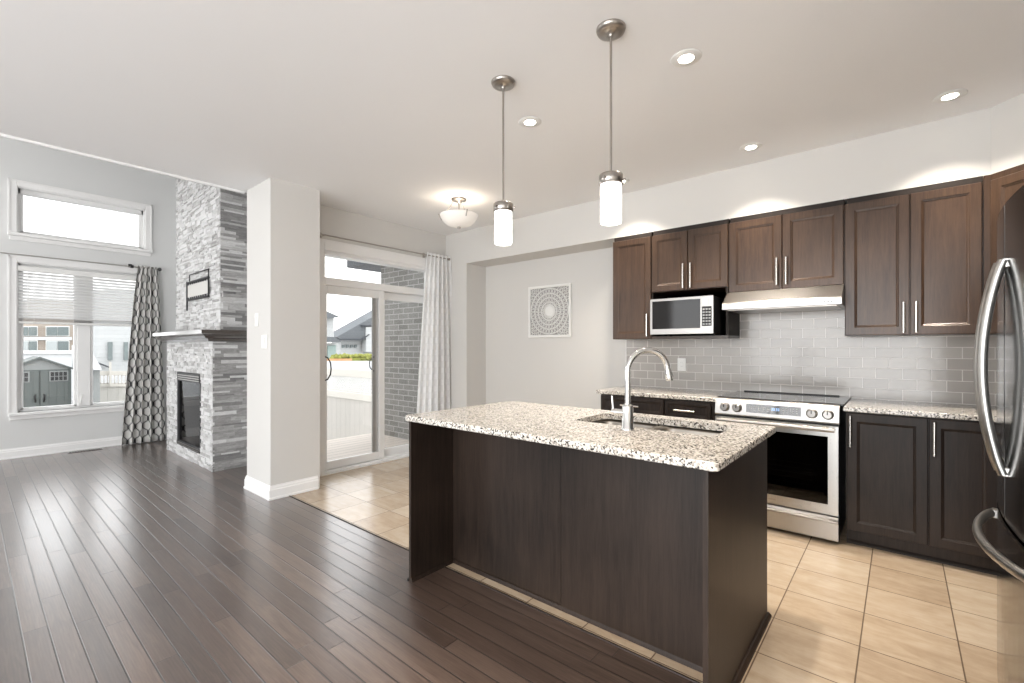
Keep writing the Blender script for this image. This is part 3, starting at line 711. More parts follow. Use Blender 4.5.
lg = MB()
for q in ((-6.55, -6.0, 1.85, .24), (-6.5, -6.1, 1.78, .22), (-6.4, -5.98, 1.82, .31)): lg.tube([(q[0], q[2], q[3]), (q[1], q[2]+.03, q[3]+.03)], .035, 8)
lg.build('logs', 'mantel', fbo)
# iron plaque on chimney
yp = 1.695
pq = thing('iron_wall_plaque', (-6.15, yp, 1.88), 'dark iron framed plaque hung on the stone chimney above the mantel', 'plaque')
A_ = at_y(187, 281, yp); B_ = at_y(208, 300, yp); x0, x1 = A_[0], at_y(208.5, 272, yp)[0]; z1_, z0_ = 2.06, 1.855
MB().tube([(x0, yp, z0_-.12), (x0, yp, z1_+.02)], .009, 6).tube([(x1, yp, z0_), (x1, yp, z1_+.02)], .008, 6).tube([(x0, yp, z0_), (x1, yp, z0_)], .012, 6).tube([(x0, yp, z1_), (x1, yp, z1_)], .014, 6).tube([(x0+.1, yp, z1_+.09), (x1, yp, z1_+.09)], .006, 6).tube([(x0+.1, yp, z1_), (x0+.1, yp, z1_+.09)], .006, 6).tube([(x1, yp, z1_), (x1, yp, z1_+.09)], .006, 6).build('iron_frame', 'iron', pq)
MB().cbox(x0+.04, x1-.02, yp-.004, yp+.006, z0_+.03, z1_-.03, .002).build('plate', 'wall', pq)
for i in range(9):
    xx = x0+.08+(x1-x0-.16)*i/8
    for z_ in (z1_-.02, z0_+.018): MB().lathe((xx, yp-.008, z_), [(.012, -.004), (.012, .004)], 8, 'y').build('rosette', 'iron', pq)
# floor register
fr = thing('floor_vent', (-7.8, .96, 0), 'dark slotted floor register by the living room baseboard', 'vent')
MB().cbox(-7.87, -7.76, .80, 1.12, 0, .006, .002).build('plate', 'mantel', fr)
g = MB()
for i in range(12): g.box(-7.855, -7.775, .815+i*.025, .828+i*.025, .006, .0075)
g.build('slot', 'black', fr)
# switches on pillar
def plate(name, cx_, cz, y, label, cat, w_=.072, h_=.117, outlet=False):
    t = thing(name, (cx_, y, cz-h_/2), label, cat)
    MB().cbox(cx_-w_/2, cx_+w_/2, y-.007, y, cz-h_/2, cz+h_/2, .003).build('face_plate', 'white', t)
    if outlet:
        MB().cbox(cx_-.017, cx_+.017, y-.010, y-.006, cz-.035, cz+.035, .002).build('socket', 'white', t)
        for dz in (-.018, .018):
            for dx in (-.006, .006): MB().box(cx_+dx-.001, cx_+dx+.001, y-.0108, y-.0098, cz+dz-.005, cz+dz+.005).build('slot', 'whitedim', t)
    else:
        MB().add([(cx_-.016, y-.006, cz-.033), (cx_+.016, y-.006, cz-.033), (cx_+.016, y-.006, cz+.033), (cx_-.016, y-.006, cz+.033), (cx_-.016, y-.016, cz+.031), (cx_+.016, y-.016, cz+.031), (cx_+.016, y-.008, cz-.031), (cx_-.016, y-.008, cz-.031)],
                 [(0, 1, 2, 3), (4, 5, 6, 7), (0, 1, 6, 7), (3, 2, 5, 4), (0, 3, 4, 7), (1, 2, 5, 6)]).build('rocker', 'white', t)
    return t
plate('light_switch', -4.372, 1.54, 1.665, 'white single wall switch on the pillar, the higher of the two', 'switch')
plate('light_switch', -4.205, 1.345, 1.665, 'white wider wall switch on the pillar, the lower of the two', 'switch', .115)
plate('wall_outlet', -1.562, 1.135, YB-.012, 'white wall outlet on the grey tile backsplash', 'outlet', .078, .12, True)
# ------------------------------------------------------------------ carved panel
ax0, ax1, az0, az1 = -3.378, -2.782, 1.413, 2.012; ay = YB-.028
ap_ = thing('carved_wall_panel', ((ax0+ax1)/2, YB, az0), 'square white carved mandala wall panel in the niche', 'wall art')
g = MB(); q = .028
for e in ((ax0, ax0+q, az0, az1), (ax1-q, ax1, az0, az1), (ax0+q, ax1-q, az0, az0+q), (ax0+q, ax1-q, az1-q, az1)): g.cbox(e[0], e[1], ay, YB, e[2], e[3], .003)
g.build('panel_frame', 'white', ap_)
MB().box(ax0+.01, ax1-.01, YB-.008, YB-.002, az0+.01, az1-.01).build('backing', 'whitedim', ap_)  # grey colour stands in for shadow in the gaps of the carving
g = MB(); cx_, cz_ = (ax0+ax1)/2, (az0+az1)/2; lim = (ax1-ax0)/2-q*.6
def ring(cx, cz, a, b, rot, r=.0042, n=10):
    pts = []
    for i in range(n+1):
        t = 2*PI*i/n; u, v = a*math.cos(t), b*math.sin(t)
        x_, z_ = cx+u*math.cos(rot)-v*math.sin(rot), cz+u*math.sin(rot)+v*math.cos(rot)
        if abs(x_-cx_) > lim or abs(z_-cz_) > lim: return
        pts.append((x_, ay+.010, z_))
    g.tube(pts, r, 5, cap=False)
for rr, nn in ((.075, 0), (.105, 0), (.155, 0), (.205, 0), (.262, 0)):
    ring(cx_, cz_, rr, rr, 0, .006, 48)
g.lathe((cx_, ay+.014, cz_), [(.002, -.010), (.05, -.006), (.07, .0), (.07, .008)], 32, 'y')
for rr, nn, a, b in ((.09, 16, .013, .014), (.13, 20, .022, .017), (.18, 28, .022, .018), (.233, 36, .025, .019), (.285, 44, .022, .019), (.325, 50, .02, .018), (.36, 56, .018, .018), (.395, 60, .018, .018)):
    for i in range(nn):
        t = 2*PI*(i+.5*(nn % 8 > 0))/nn; x_, z_ = cx_+rr*math.cos(t), cz_+rr*math.sin(t)
        if abs(x_-cx_) < lim and abs(z_-cz_) < lim: ring(x_, z_, a, b*.8, t)
for i in range(8):
    t = 2*PI*i/8; ring(cx_+.035*math.cos(t), cz_+.035*math.sin(t), .022, .012, t, .004)
g.build('mandala', 'white', ap_)
# ------------------------------------------------------------------ cabinets
def front(T, u0, u1, w0, w1, n0=0, th=.02, fw=.058, rec=.009):
    # panelled door: T(u, w, n) with n pointing to the viewer
    mb = MB(T)
    def rc(e, n): return [(u0+e, w0+e, n), (u1-e, w0+e, n), (u1-e, w1-e, n), (u0+e, w1-e, n)]
    rings = [rc(0, n0), rc(0, n0+th-.003), rc(.003, n0+th), rc(fw-.006, n0+th), rc(fw-.002, n0+th-.0035), rc(fw+.004, n0+th-.005), rc(fw+.009, n0+th-rec), rc(fw+.0091, n0+th-rec)]
    return mb.loops(rings)
def pull(T, u, w0, w1, n, parent, mat='pull', horiz=False):
    mb = MB(T); L = w1-w0
    if horiz:  # u is then the height
        mb.tube([(w0, u, n+.030), (w1, u, n+.030)], .0085, 10)
        for k in (w0+.16*L, w1-.16*L): mb.tube([(k, u, n), (k, u, n+.030)], .0045, 8)
    else:
        mb.tube([(u, w0, n+.030), (u, w1, n+.030)], .0085, 10)
        for k in (w0+.16*L, w1-.16*L): mb.tube([(u, k, n), (u, k, n+.030)], .0045, 8)
    return mb.build('handle', mat, parent)
def TY_(y):  # u=x, w=z, n towards -y
    return lambda u, w, n: (u, y-n, w)
YU = YS   # upper carcase front
def upper(x0, x1, z0, z1, doors, label, name='wall_cabinet', n_filler=True):
    t = thing(name, ((x0+x1)/2, 4.15, z0), label, 'cabinet')
    MB().box(x0, x1, YU, YB, z0, z1).build('body', 'cab', t)
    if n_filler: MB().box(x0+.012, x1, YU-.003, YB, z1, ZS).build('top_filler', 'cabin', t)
    for a, b, c, d, hx, h0, h1 in doors:
        dd = front(TY_(YU), a, b, c, d).build('cabinet_door', 'cab', t)
        if hx is not None: pull(TY_(YU-.02), hx, h0, h1, 0, dd)
    return t
ZT = 2.300
upper(-2.095, -1.710, 1.372, ZT, [(-2.090, -1.713, 1.375, ZT-.004, -1.740, 1.395, 1.595)], 'tall single-door brown wall cabinet at the left end of the row')
nk = upper(-1.708, -1.062, 1.787, ZT, [(-1.705, -1.387, 1.790, ZT-.004, -1.417, 1.80, 2.01), (-1.383, -1.065, 1.790, ZT-.004, -1.354, 1.80, 2.01)], 'short two-door brown wall cabinet with an open nook holding the microwave')
MB().box(-1.708, -1.062, YU-.012, YB, 1.372, 1.393).build('shelf', 'cabx', nk)
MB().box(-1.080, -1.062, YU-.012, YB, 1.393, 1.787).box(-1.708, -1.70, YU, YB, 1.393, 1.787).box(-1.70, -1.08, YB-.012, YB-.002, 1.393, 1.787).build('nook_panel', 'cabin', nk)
upper(-1.060, -.300, 1.735, ZT, [(-1.056, -.682, 1.738, ZT-.004, -.712, 1.765, 1.97), (-.678, -.304, 1.738, ZT-.004, -.650, 1.765, 1.97)], 'short two-door brown wall cabinet above the range hood')
upper(-.298, .385, 1.375, ZT, [(-.294, .046, 1.379, ZT-.004, .018, 1.39, 1.59), (.052, .380, 1.379, ZT-.004, .080, 1.39, 1.59)], 'tall two-door brown wall cabinet right of the range hood')
# diagonal corner cabinet
cc_ = thing('corner_wall_cabinet', (.8, 4.0, 1.375), 'angled brown corner wall cabinet above the refrigerator side', 'cabinet')
MB().prism([(.387, YU), (.42, YU), (.70, 3.715), (XR-.01, 3.715), (XR-.01, YB), (.387, YB)], 1.375, ZS, 'z').build('body', 'cab', cc_)
dv = Vector((.28, -.27)).normalized(); nv = Vector((-dv.y, dv.x)); nv = nv if nv.y < 0 else -nv
def TD(u, w, n): return (.42+dv.x*u+nv.x*n, YU+dv.y*u+nv.y*n, w)
dd = front(TD, .012, .375, 1.379, ZT-.004).build('cabinet_door', 'cab', cc_)
pull(TD, .34, 1.39, 1.59, .02, dd)
# cabinet above the fridge
of = thing('wall_cabinet', (.88, 2.6, 1.86), 'brown cabinet above the refrigerator', 'cabinet')
MB().box(.72, XR-.01, 1.86, 3.70, 1.86, ZS).build('body', 'cab', of)
# base cabinets
YD = 3.735  # carcase front; doors 3.715
def base_body(mb, x0, x1): return mb.box(x0, x1, YD, YB-.012, .10, .872).box(x0, x1, YD+.045, YB-.012, 0, .10)
def shoe(mb, x0, x1, y=None): y = y or YD+.045; return mb.prism([(y-.016, 0), (y, 0), (y, .022), (y-.006, .02), (y-.014, .010)], x0, x1, 'x')
b1_ = thing('base_cabinet', (-1.79, 4.0, 0), 'dark base cabinet with a top drawer at the left end under the counter', 'cabinet')
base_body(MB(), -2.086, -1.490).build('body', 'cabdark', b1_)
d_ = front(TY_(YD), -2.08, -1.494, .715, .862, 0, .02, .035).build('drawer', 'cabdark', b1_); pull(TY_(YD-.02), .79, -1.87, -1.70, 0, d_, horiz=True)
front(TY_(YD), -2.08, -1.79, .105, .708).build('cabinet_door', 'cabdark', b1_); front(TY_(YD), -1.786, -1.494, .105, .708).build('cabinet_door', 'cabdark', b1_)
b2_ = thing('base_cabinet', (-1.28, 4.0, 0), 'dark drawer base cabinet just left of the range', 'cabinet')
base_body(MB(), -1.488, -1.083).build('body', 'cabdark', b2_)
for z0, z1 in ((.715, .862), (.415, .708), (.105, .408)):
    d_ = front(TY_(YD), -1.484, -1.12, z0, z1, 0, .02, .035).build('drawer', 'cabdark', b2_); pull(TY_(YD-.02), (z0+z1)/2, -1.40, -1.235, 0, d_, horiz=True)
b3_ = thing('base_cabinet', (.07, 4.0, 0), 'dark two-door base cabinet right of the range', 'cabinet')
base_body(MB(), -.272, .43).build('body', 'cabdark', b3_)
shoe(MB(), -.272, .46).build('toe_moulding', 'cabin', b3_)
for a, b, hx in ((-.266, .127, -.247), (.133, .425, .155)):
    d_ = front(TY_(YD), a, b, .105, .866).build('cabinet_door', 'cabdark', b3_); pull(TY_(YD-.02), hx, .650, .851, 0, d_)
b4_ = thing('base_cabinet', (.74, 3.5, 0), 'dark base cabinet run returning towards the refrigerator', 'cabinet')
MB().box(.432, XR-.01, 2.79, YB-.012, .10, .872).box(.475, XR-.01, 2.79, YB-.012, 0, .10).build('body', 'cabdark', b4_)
# worktops
def slab(mb, poly, z0, z1, e=.004):
    c = [sum(q[i] for q in poly)/len(poly) for i in (0, 1)]
    def sh_(k, z):
        out = []
        n = len(poly)
        for i in range(n):
            p0, p1, p2 = [Vector(poly[j % n]) for j in (i-1, i, i+1)]
            a = (p1-p0).normalized(); b = (p2-p1).normalized(); na = Vector((-a.y, a.x)); nb = Vector((-b.y, b.x))
            m_ = (na+nb); m_ = m_/max(.2, m_.length_squared)*2*k/1.0 if m_.length > 1e-6 else na*k
            out.append((p1.x+m_.x, p1.y+m_.y, z))
        return out
    return mb.loops([sh_(e, z0), sh_(0, z0+e), sh_(0, z1-e), sh_(e, z1)])
o = slab(MB(), [(-2.125, 3.705), (-1.079, 3.705), (-1.079, YB-.013), (-2.125, YB-.013)], .875, .907).build('worktop', 'granite'); tag(o, 'speckled granite worktop left of the range', 'worktop')
o = slab(MB(), [(-.285, 3.705), (.405, 3.705), (.405, 2.79), (XR-.002, 2.79), (XR-.002, YB-.013), (-.285, YB-.013)], .875, .907).build('worktop', 'granite'); tag(o, 'speckled granite worktop right of the range', 'worktop')
bsp = MB().box(-2.123, XR-.001, YB-.012, YB, .87, 1.80)
S('backsplash', bsp, 'splash', 'taupe subway tile backsplash with pale grout', 'backsplash')
S('trim_3', MB().box(-2.129, -2.123, YB-.014, YB, .907, 1.372), 'trim', 'thin edge trim of the tile backsplash', 'trim')
# ------------------------------------------------------------------ range
rg = thing('range', (-.69, 4.0, 0), 'stainless steel slide-in electric range with black glass top', 'oven')
rx0, rx1 = -1.073, -.304
MB().box(rx0+.004, rx1-.004, 3.70, 4.28, .02, .905).box(rx0+.03, rx1-.03, 3.76, 4.25, 0, .02).build('body', 'black', rg)
g = MB(); g.prism([(3.705, .786), (3.668, .790), (3.660, .80), (3.672, .893), (3.69, .909), (3.74, .912), (3.74, .786)], rx0, rx1, 'x'); cp = g.build('control_panel', 'steel', rg)
def TP(u, w, n):  # on the tilted panel; w 0..1 up the face
    return (u, 3.660+.012*w-n, .80+.093*w+n*.12)
MB(TP).box(-.866, -.506, .17, .98, -.001, .0035).build('display_frame', 'steel', cp)
MB(TP).box(-.857, -.515, .24, .91, .0035, .005).build('display_panel', 'blackglass', cp)
g = MB(TP)
for i in range(6):
    for j in range(3): g.box(-.835+i*.028, -.820+i*.028, .40+j*.15, .46+j*.15, .005, .0056)
for i in range(5):
    for j in range(3): g.box(-.625+i*.020, -.617+i*.020, .40+j*.15, .47+j*.15, .005, .0056)
g.build('key_marks', 'keys', cp)
g = MB(TP)
for dx in (-.695, -.683, -.667, -.655):
    g.box(dx, dx+.0085, .68, .70, .005, .0058).box(dx, dx+.0085, .60, .615, .005, .0058).box(dx, dx+.0085, .52, .54, .005, .0058).box(dx+.007, dx+.0085, .52, .70, .005, .0058)
g.build('clock_digits', 'led', cp)
for kx in (-1.004, -.919, -.453, -.364):
    k = MB().lathe((kx, 3.666, .850), [(.034, 0), (.034, -.006), (.029, -.008), (.027, -.030), (.023, -.034)], 24, 'y').build('knob', 'steel', cp)
    MB().box(kx-.003, kx+.003, 3.630, 3.634, .850, .874).build('pointer', 'black', k)
MB().cbox(rx0-.004, rx1+.018, 3.742, 4.30, .906, .918, .003).build('cooktop', 'blackglass', rg)
g = MB()
for x_, y_, r_ in ((-.88, 3.90, .10), (-.88, 4.14, .075), (-.50, 3.90, .085), (-.50, 4.14, .10)):
    R = []
    for rr in (r_, r_-.003): R.append([(x_+rr*math.cos(2*PI*i/40), y_+rr*math.sin(2*PI*i/40), .9183) for i in range(40)])
    g.loops(R, True, False, False)
g.build('burner_ring', 'keys', rg)
MB().cbox(rx0+.05, rx1-.05, 4.295, 4.312, .906, .926, .003).build('rear_vent', 'black', rg)
g = MB(); wx0, wx1, wz0, wz1 = -1.010, -.363, .258, .706
wall_holes(g, rx0+.003, rx1-.003, .193, .776, [(wx0, wx1, wz0, wz1)], lambda a, b, c, d: g.box(a, b, 3.655, 3.695, c, d))
od = g.build('oven_door', 'steelv', rg)
MB().box(wx0, wx1, 3.659, 3.663, wz0, wz1).build('window', 'ovenglass', od)
MB().box(wx0, wx1, 3.694, 3.699, wz0, wz1).box(wx0, wx0+.035, 3.664, 3.694, wz0, wz1).box(wx1-.035, wx1, 3.664, 3.694, wz0, wz1).box(wx0, wx1, 3.664, 3.694, wz0, wz0+.05).box(wx0, wx1, 3.664, 3.694, wz1-.04, wz1).build('liner', 'black', od)
g = MB()
for z in (.36, .395, .43, .465, .50): g.tube([(wx0+.09, 3.688, z), (wx1-.09, 3.688, z)], .003, 6)
g.build('rack', 'nickel', od)
g = MB().tube([(rx0+.03, 3.607, .757), (rx1-.02, 3.607, .757)], .013, 12, flat=(.010, .015))
for x_ in (rx0+.05, rx1-.045): g.cbox(x_-.012, x_+.012, 3.607, 3.657, .745, .769, .003)
g.build('handle', 'steel', od)
MB().box(-.715, -.665, 3.6535, 3.655, .222, .232).build('badge', 'nickel', od)
g = MB().prism([(3.70, .020), (3.662, .024), (3.658, .03), (3.658, .138), (3.648, .146), (3.630, .150), (3.630, .158), (3.652, .168), (3.66, .182), (3.70, .184)], rx0+.003, rx1-.003, 'x')
g.build('drawer', 'steel', rg)
# ------------------------------------------------------------------ hood
hx0, hx1 = -1.058, -.300
hd = thing('range_hood', ((hx0+hx1)/2, 4.0, 1.585), 'stainless steel under-cabinet range hood', 'range hood')
MB().prism([(YU-.02, 1.735), (YU-.045, 1.733), (3.800, 1.640), (3.790, 1.628), (3.790, 1.588), (3.80, 1.585), (YB-.014, 1.585), (YB-.014, 1.735)], hx0, hx1, 'x').build('canopy', 'steel', hd)
MB().box(hx0+.03, hx1-.03, 3.83, YB-.05, 1.581, 1.585).build('filter', 'nickel', hd)
g = MB()
for i in range(3): g.box(-.40+i*.02, -.39+i*.02, 3.7885, 3.790, 1.602, 1.610)
g.build('button', 'black', hd)
# ------------------------------------------------------------------ microwave
mw = thing('microwave', (-1.40, 4.05, 1.393), 'stainless and black microwave standing in the cabinet nook', 'microwave')
mx0, mx1, my, mz0, mz1 = -1.668, -1.142, 3.850, 1.408, 1.712
MB().cbox(mx0+.004, mx1-.002, my+.02, 4.24, mz0, mz1-.002, .005).build('body', 'black', mw)
for x_ in (mx0+.05, mx1-.05):
    for y_ in (4.02, 4.2): MB().lathe((x_, y_, 1.393), [(.014, 0), (.014, .016)], 10).build('foot', 'rub', mw)
g = MB(); wall_holes(g, mx0, mx1, mz0, mz1, [(mx0+.018, mx1-.10, mz0+.045, mz1-.02)], lambda a, b, c, d: g.box(a, b, my, my+.02, c, d))
mf = g.build('front_frame', 'steel', mw)
MB().box(mx0+.018, mx1-.10, my+.004, my+.012, mz0+.045, mz1-.02).build('door_glass', 'blackglass', mf)
MB().box(mx1-.088, mx1-.012, my-.001, my+.002, mz0+.06, mz1-.085).build('keypad', 'black', mf)
g = MB()
for i in range(3):
    for j in range(6): g.box(mx1-.082+i*.023, mx1-.066+i*.023, my-.002, my-.001, mz0+.07+j*.024, mz0+.082+j*.024)
g.build('key_marks', 'keys', mf)
MB().box(mx1-.088, mx1-.040, my-.002, my, mz1-.075, mz1-.018).build('sticker', 'white', mf)
MB().cbox(mx1-.085, mx1-.015, my-.004, my, mz0+.012, mz0+.045, .002).build('open_button', 'steel', mf)
# ------------------------------------------------------------------ island
isl = thing('island_cabinet', (-1.28, 2.1, 0), 'dark brown kitchen island body with deep side panels', 'kitchen island')
ix0, ix1, iy0, iyb = -2.080, -.488, 1.580, 1.895
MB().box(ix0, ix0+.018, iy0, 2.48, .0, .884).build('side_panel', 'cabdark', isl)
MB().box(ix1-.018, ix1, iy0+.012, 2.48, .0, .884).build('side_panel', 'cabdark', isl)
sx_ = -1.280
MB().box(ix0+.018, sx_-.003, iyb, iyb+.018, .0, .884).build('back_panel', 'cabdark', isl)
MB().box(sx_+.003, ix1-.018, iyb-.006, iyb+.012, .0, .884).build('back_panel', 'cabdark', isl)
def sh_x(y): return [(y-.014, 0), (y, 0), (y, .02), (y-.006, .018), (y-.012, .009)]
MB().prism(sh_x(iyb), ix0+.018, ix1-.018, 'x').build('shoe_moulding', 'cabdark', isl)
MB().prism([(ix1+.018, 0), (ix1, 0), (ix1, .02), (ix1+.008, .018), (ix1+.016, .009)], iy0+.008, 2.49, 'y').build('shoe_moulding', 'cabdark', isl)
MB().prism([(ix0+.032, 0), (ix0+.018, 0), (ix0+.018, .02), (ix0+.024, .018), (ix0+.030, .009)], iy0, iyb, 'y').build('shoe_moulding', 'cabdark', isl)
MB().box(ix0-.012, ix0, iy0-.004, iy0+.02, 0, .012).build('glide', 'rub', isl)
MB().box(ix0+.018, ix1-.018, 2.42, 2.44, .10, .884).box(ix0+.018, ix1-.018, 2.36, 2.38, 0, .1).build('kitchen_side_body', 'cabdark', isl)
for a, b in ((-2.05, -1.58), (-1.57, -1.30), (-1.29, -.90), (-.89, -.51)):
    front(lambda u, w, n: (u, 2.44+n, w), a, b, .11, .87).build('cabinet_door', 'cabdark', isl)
# island top with sink cutout
tx0, tx1, ty0, ty1 = -2.117, -.452, 1.574, 2.495; tz0, tz1 = .884, .915
cx0, cx1, cy0, cy1 = -1.298, -.603, 2.035, 2.375
def rrect(x0, x1, y0, y1, r, z, k=6):
    out = []
    for (cx, cy, a0) in ((x1-r, y1-r, 0), (x0+r, y1-r, PI/2), (x0+r, y0+r, PI), (x1-r, y0+r, 1.5*PI)):
        for i in range(k+1): a = a0+PI/2*i/k; out.append((cx+r*math.cos(a), cy+r*math.sin(a), z))
    return out
k = 6; zi = []
mb = MB()
e = .004
outer = lambda d, z: rrect(tx0+d, tx1-d, ty0+d, ty1-d, .018, z)
inner = lambda z, d=0: rrect(cx0-d, cx1+d, cy0-d, cy1+d, .045, z)
mb.loops([inner(tz1, 0), inner(tz1-.002, .0)], True, False, False)
mb.loops([inner(tz1), outer(e, tz1), outer(0, tz1-e), outer(0, tz0+e), outer(e, tz0), inner(tz0), inner(tz1)], True, False, False)
itop = tag(mb.build('island_worktop', 'granite'), 'speckled granite worktop on the kitchen island with a sink cutout', 'worktop')
# sink
sk = thing('sink', (-.95, 2.22, .70), 'stainless double-bowl sink set into the island worktop', 'sink')
def bowl(x0, x1, y0, y1):
    m = MB(); zt_ = tz0-.002
    m.loops([rrect(x0, x1, y0, y1, .05, zt_), rrect(x0+.006, x1-.006, y0+.006, y1-.006, .05, zt_-.02), rrect(x0+.012, x1-.012, y0+.012, y1-.012, .05, .72), rrect(x0+.03, x1-.03, y0+.03, y1-.03, .045, .702)], True, False, True, True)
    o = m.build('bowl', 'sinksteel', sk, recalc=False); s_ = o.modifiers.new('thickness', 'SOLIDIFY'); s_.thickness = .0015
    MB().lathe(((x0+x1)/2, (y0+y1)/2, .702), [(.04, .0), (.04, .003), (.03, .0015), (.012, .0015)], 20).build('drain', 'chrome', o)
xm = at_z(657, 427, .88)[0]
bowl(cx0-.012, xm-.012, cy0-.012, cy1+.012); bowl(xm+.012, cx1+.012, cy0-.012, cy1+.012)
MB().cbox(xm-.013, xm+.013, cy0-.01, cy1+.01, tz0-.022, tz0-.004, .004).build('divider', 'sinksteel', sk)
# faucet
fc = Vector((-.960, 1.966, tz1)); fe = Vector((-.830, 2.112, 0)); dr_ = Vector((fe.x-fc.x, fe.y-fc.y, 0)); D_ = dr_.length; dr_.normalize(); rr = D_/2
ft = thing('faucet', tuple(fc), 'tall chrome gooseneck faucet on the island worktop', 'faucet')
MB().lathe(tuple(fc), [(.030, 0), (.030, .006), (.0255, .010), (.0255, .105), (.022, .112), (.0165, .116)], 24).build('base', 'chrome', ft)
zc_ = 1.183
pts = [(fc.x, fc.y, tz1+.11), (fc.x, fc.y, 1.10), (fc.x, fc.y, zc_)]
for i in range(1, 17):
    a = PI*i/16*.97; q = fc+dr_*(rr-rr*math.cos(a)); pts.append((q.x, q.y, zc_+rr*math.sin(a)))
lastd = (Vector(pts[-1])-Vector(pts[-2])).normalized(); sp0 = Vector(pts[-1])
MB().tube(pts, .0135, 14).build('spout', 'chrome', ft)
sh_ = MB().tube([tuple(sp0), tuple(sp0+lastd*.02), tuple(sp0+lastd*.045), tuple(sp0+lastd*.055)], [.0145, .016, .0185, .016], 14).build('spray_head', 'chrome', ft)
MB().tube([tuple(sp0+lastd*.015+dr_*.0135), tuple(sp0+lastd*.038+dr_*.0170)], .005, 8).build('spray_button', 'black', sh_)
hz = tz1+.075
MB().tube([(fc.x-.02, fc.y, hz), (fc.x-.078, fc.y, hz)], .0155, 14).tube([(fc.x-.074, fc.y, hz), (fc.x-.078, fc.y-.004, hz+.075)], [.006, .0045], 8).build('lever_handle', 'chrome', ft)
# ------------------------------------------------------------------ fridge
fr = thing('refrigerator', (.68, 2.29, 0), 'stainless french-door refrigerator with bowed handles at the right', 'refrigerator')
ys, hw, xf, zf = 2.29, .452, .273, 1.78
def fx(y): return xf+.174*(y-ys)**2
MB().box(.36, XR-.02, ys-hw, ys+hw, .03, zf-.01).box(.42, XR-.05, ys-hw+.03, ys+hw-.03, 0, .03).build('body', 'black', fr)
def fdoor(y0, y1, z0, z1, name):
    n = 14; ring = [(fx(y0+(y1-y0)*i/n), y0+(y1-y0)*i/n) for i in range(n+1)]
    poly = ring+[(.355, y1), (.355, y0)]
    m = MB().prism(poly, z0, z1, 'z')
    return m.build(name, 'fridge', fr, bevel=.004)
dL = fdoor(ys+.006, ys+hw, .705, zf, 'fridge_door'); dR = fdoor(ys-hw, ys-.006, .705, zf, 'fridge_door'); fz = fdoor(ys-hw, ys+hw, .04, .693, 'freezer_drawer')
for d_, s_ in ((dL, 1), (dR, -1)):
    y = ys+s_*.042; z0, z1 = .865, 1.585; pts = []
    for i in range(25):
        t = i/24; zz = z0+(z1-z0)*t; b = math.sin(PI*t)**.8; pts.append((fx(y)-.008-.050*b, y, zz))
    MB().tube(pts, .014, 14, flat=(.020, .014)).build('door_handle', 'steelv', d_)
    for zz in (z0+.01, z1-.01): MB().cbox(fx(y)-.012, fx(y)+.004, y-.014, y+.014, zz-.016, zz+.016, .003).build('handle_mount', 'steelv', d_)
pts = []
for i in range(31):
    t = i/30; y = ys-.35+.70*t; b = math.sin(PI*t)**.7; pts.append((fx(y)-.010-.052*b, y, .634))
MB().tube(pts, .014, 14, flat=(.013, .017)).build('drawer_handle', 'steel', fz)
for y in (ys-.345, ys+.345): MB().cbox(fx(y)-.014, fx(y)+.004, y-.016, y+.016, .617, .651, .003).build('handle_mount', 'steel', fz)
MB().cbox(.36, .44, ys-hw, ys-hw+.06, zf-.012, zf+.012, .004).cbox(.36, .44, ys+hw-.06, ys+hw, zf-.012, zf+.012, .004).build('hinge_cover', 'black', fr)
MB().box(.302, .354, ys-.0055, ys+.0055, .70, zf-.004).build('gasket', 'white', fr)
# ------------------------------------------------------------------ lamps
def pendant(x, y, label):
    t = thing('pendant_light', (x, y, ZC), label, 'pendant light', 'pendant lights above the island')
    MB().lathe((x, y, ZC), [(.066, 0), (.066, -.006), (.060, -.018), (.045, -.022), (.012, -.024), (.010, -.04)], 32).build('ceiling_canopy', 'nickel', t)
    MB().lathe((x, y, 0), [(.0055, ZC-.03), (.0055, 2.09)], 10).build('stem', 'nickel', t)
    k = MB().lathe((x, y, 0), [(.010, 2.092), (.018, 2.088), (.020, 2.080), (.050, 2.077), (.054, 2.073), (.054, 2.032), (.050, 2.030)], 32)
    for i in range(3):
        a = 2*PI*i/3+.5; k.tube([(x+.05*math.cos(a), y+.05*math.sin(a), 2.052), (x+.066*math.cos(a), y+.066*math.sin(a), 2.052)], .006, 8)
    k.build('socket_cap', 'nickel', t)
    MB().lathe((x, y, 0), [(.043, 2.050), (.047, 2.046), (.047, 1.865), (.045, 1.857), (.040, 1.857)], 32).build('glass_shade', 'glow', t)
    return t
pendant(-1.004, 1.887, 'nickel pendant light with lit white glass cylinder, the nearer right one of two')
pendant(-1.654, 1.887, 'nickel pendant light with lit white glass cylinder, the farther left one of two')
CANW = 6
def downlight(x, y, label, power=CANW, real=True):
    t = thing('recessed_light', (x, y, ZC), label, 'recessed light', 'recessed ceiling lights')
    MB().lathe((x, y, ZC), [(.036, -.004), (.070, -.003), (.074, 0), (.04, 0)], 32, cap=False).build('trim_ring', 'white', t)
    MB().lathe((x, y, ZC), [(.036, -.0045), (.001, -.0045)], 28, cap=False).build('lens', 'can', t)
    lamp('downlight_lamp', 'AREA', (x, y, ZC-.012), power, (1, .89, .76), t, .09, math.radians(100))
    return t
downlight(-.818, 2.32, 'lit recessed ceiling light right of the near pendant, the largest one')
downlight(-1.815, 2.33, 'lit recessed ceiling light between the two pendants')
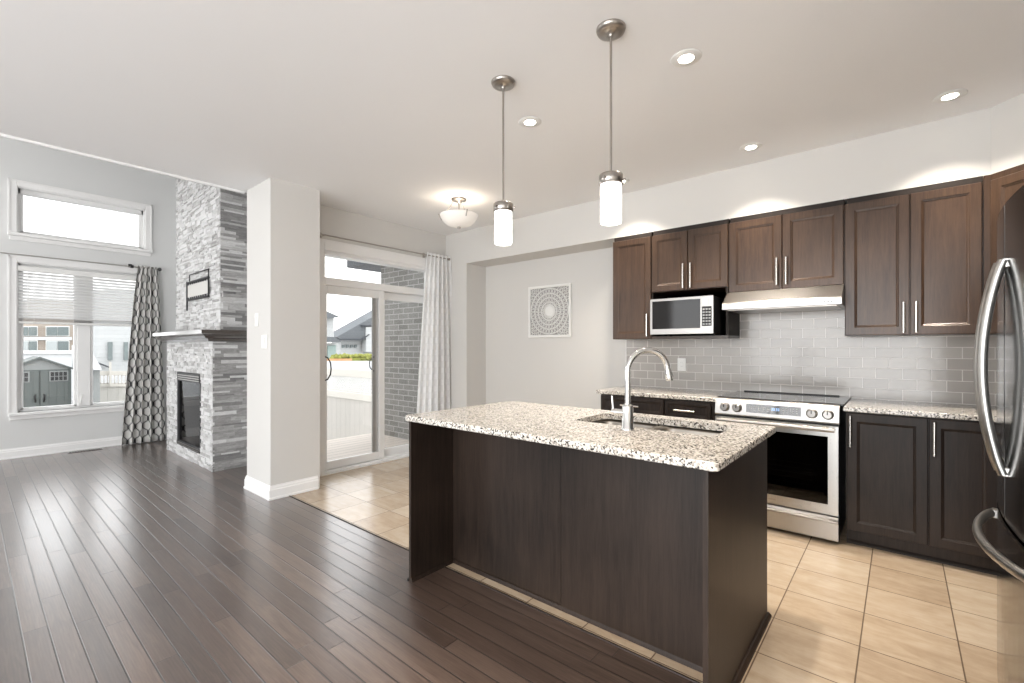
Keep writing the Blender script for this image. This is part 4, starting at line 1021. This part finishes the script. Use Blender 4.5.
downlight(.22, 3.648, 'lit recessed ceiling light at the far right above the right cabinets', CANW*1.1)
downlight(-.822, 3.648, 'lit recessed ceiling light above the range hood', CANW*1.1)
downlight(-1.852, 3.663, 'lit recessed ceiling light peeking beside the near pendant shade', CANW*1.1)
# added fill lamps without fixtures, standing in for unseen kitchen ceiling lights
for x_, y_ in ((-.3, .6), (-.3, -1.2), (.6, .6)):
    lamp('ceiling_lamp', 'AREA', (x_, y_, ZC-.012), 7, (1, .82, .62), None, .09, math.radians(110))
lamp('living_globe', 'POINT', (-7.0, -2.3, 2.5), 45, (1, .98, .95), None, .25)  # unseen lamp added to brighten the living room
bw = thing('bowl_ceiling_light', (-3.281, 3.089, ZC), 'semi-flush ceiling light with white glass bowl near the patio door', 'ceiling light')
X_, Y_ = -3.281, 3.089
MB().lathe((X_, Y_, ZC), [(.075, 0), (.07, -.016), (.05, -.022), (.012, -.03), (.008, -.06)], 28).build('ceiling_canopy', 'nickel', bw)
MB().lathe((X_, Y_, 0), [(.006, 2.69), (.006, 2.50)], 8).build('stem', 'nickel', bw)
m = MB(); pr = [(.02, 2.470), (.07, 2.475), (.12, 2.492), (.152, 2.52), (.176, 2.558), (.184, 2.582)]
m.lathe((X_, Y_, 0), pr+[(r-.005, z+.002) for r, z in pr[::-1]], 40)
bo = m.build('glass_bowl', 'bowl', bw)
for i in range(3):
    a = 2*PI*i/3-.35
    MB().tube([(X_+.168*math.cos(a), Y_+.168*math.sin(a), 2.535), (X_+.196*math.cos(a), Y_+.196*math.sin(a), 2.592)], .006, 6).build('clip', 'nickel', bw)
    MB().tube([(X_+.05*math.cos(a), Y_+.05*math.sin(a), 2.72), (X_+.15*math.cos(a), Y_+.15*math.sin(a), 2.575)], .0025, 6).build('rod', 'nickel', bw)
MB().lathe((X_, Y_, 0), [(.014, 2.45), (.018, 2.462), (.012, 2.47)], 14).build('finial', 'nickel', bw)
lamp('bowl_bulb', 'POINT', (X_+.05, Y_-.04, 2.56), 1.3, (1, .86, .70), bw, .035)
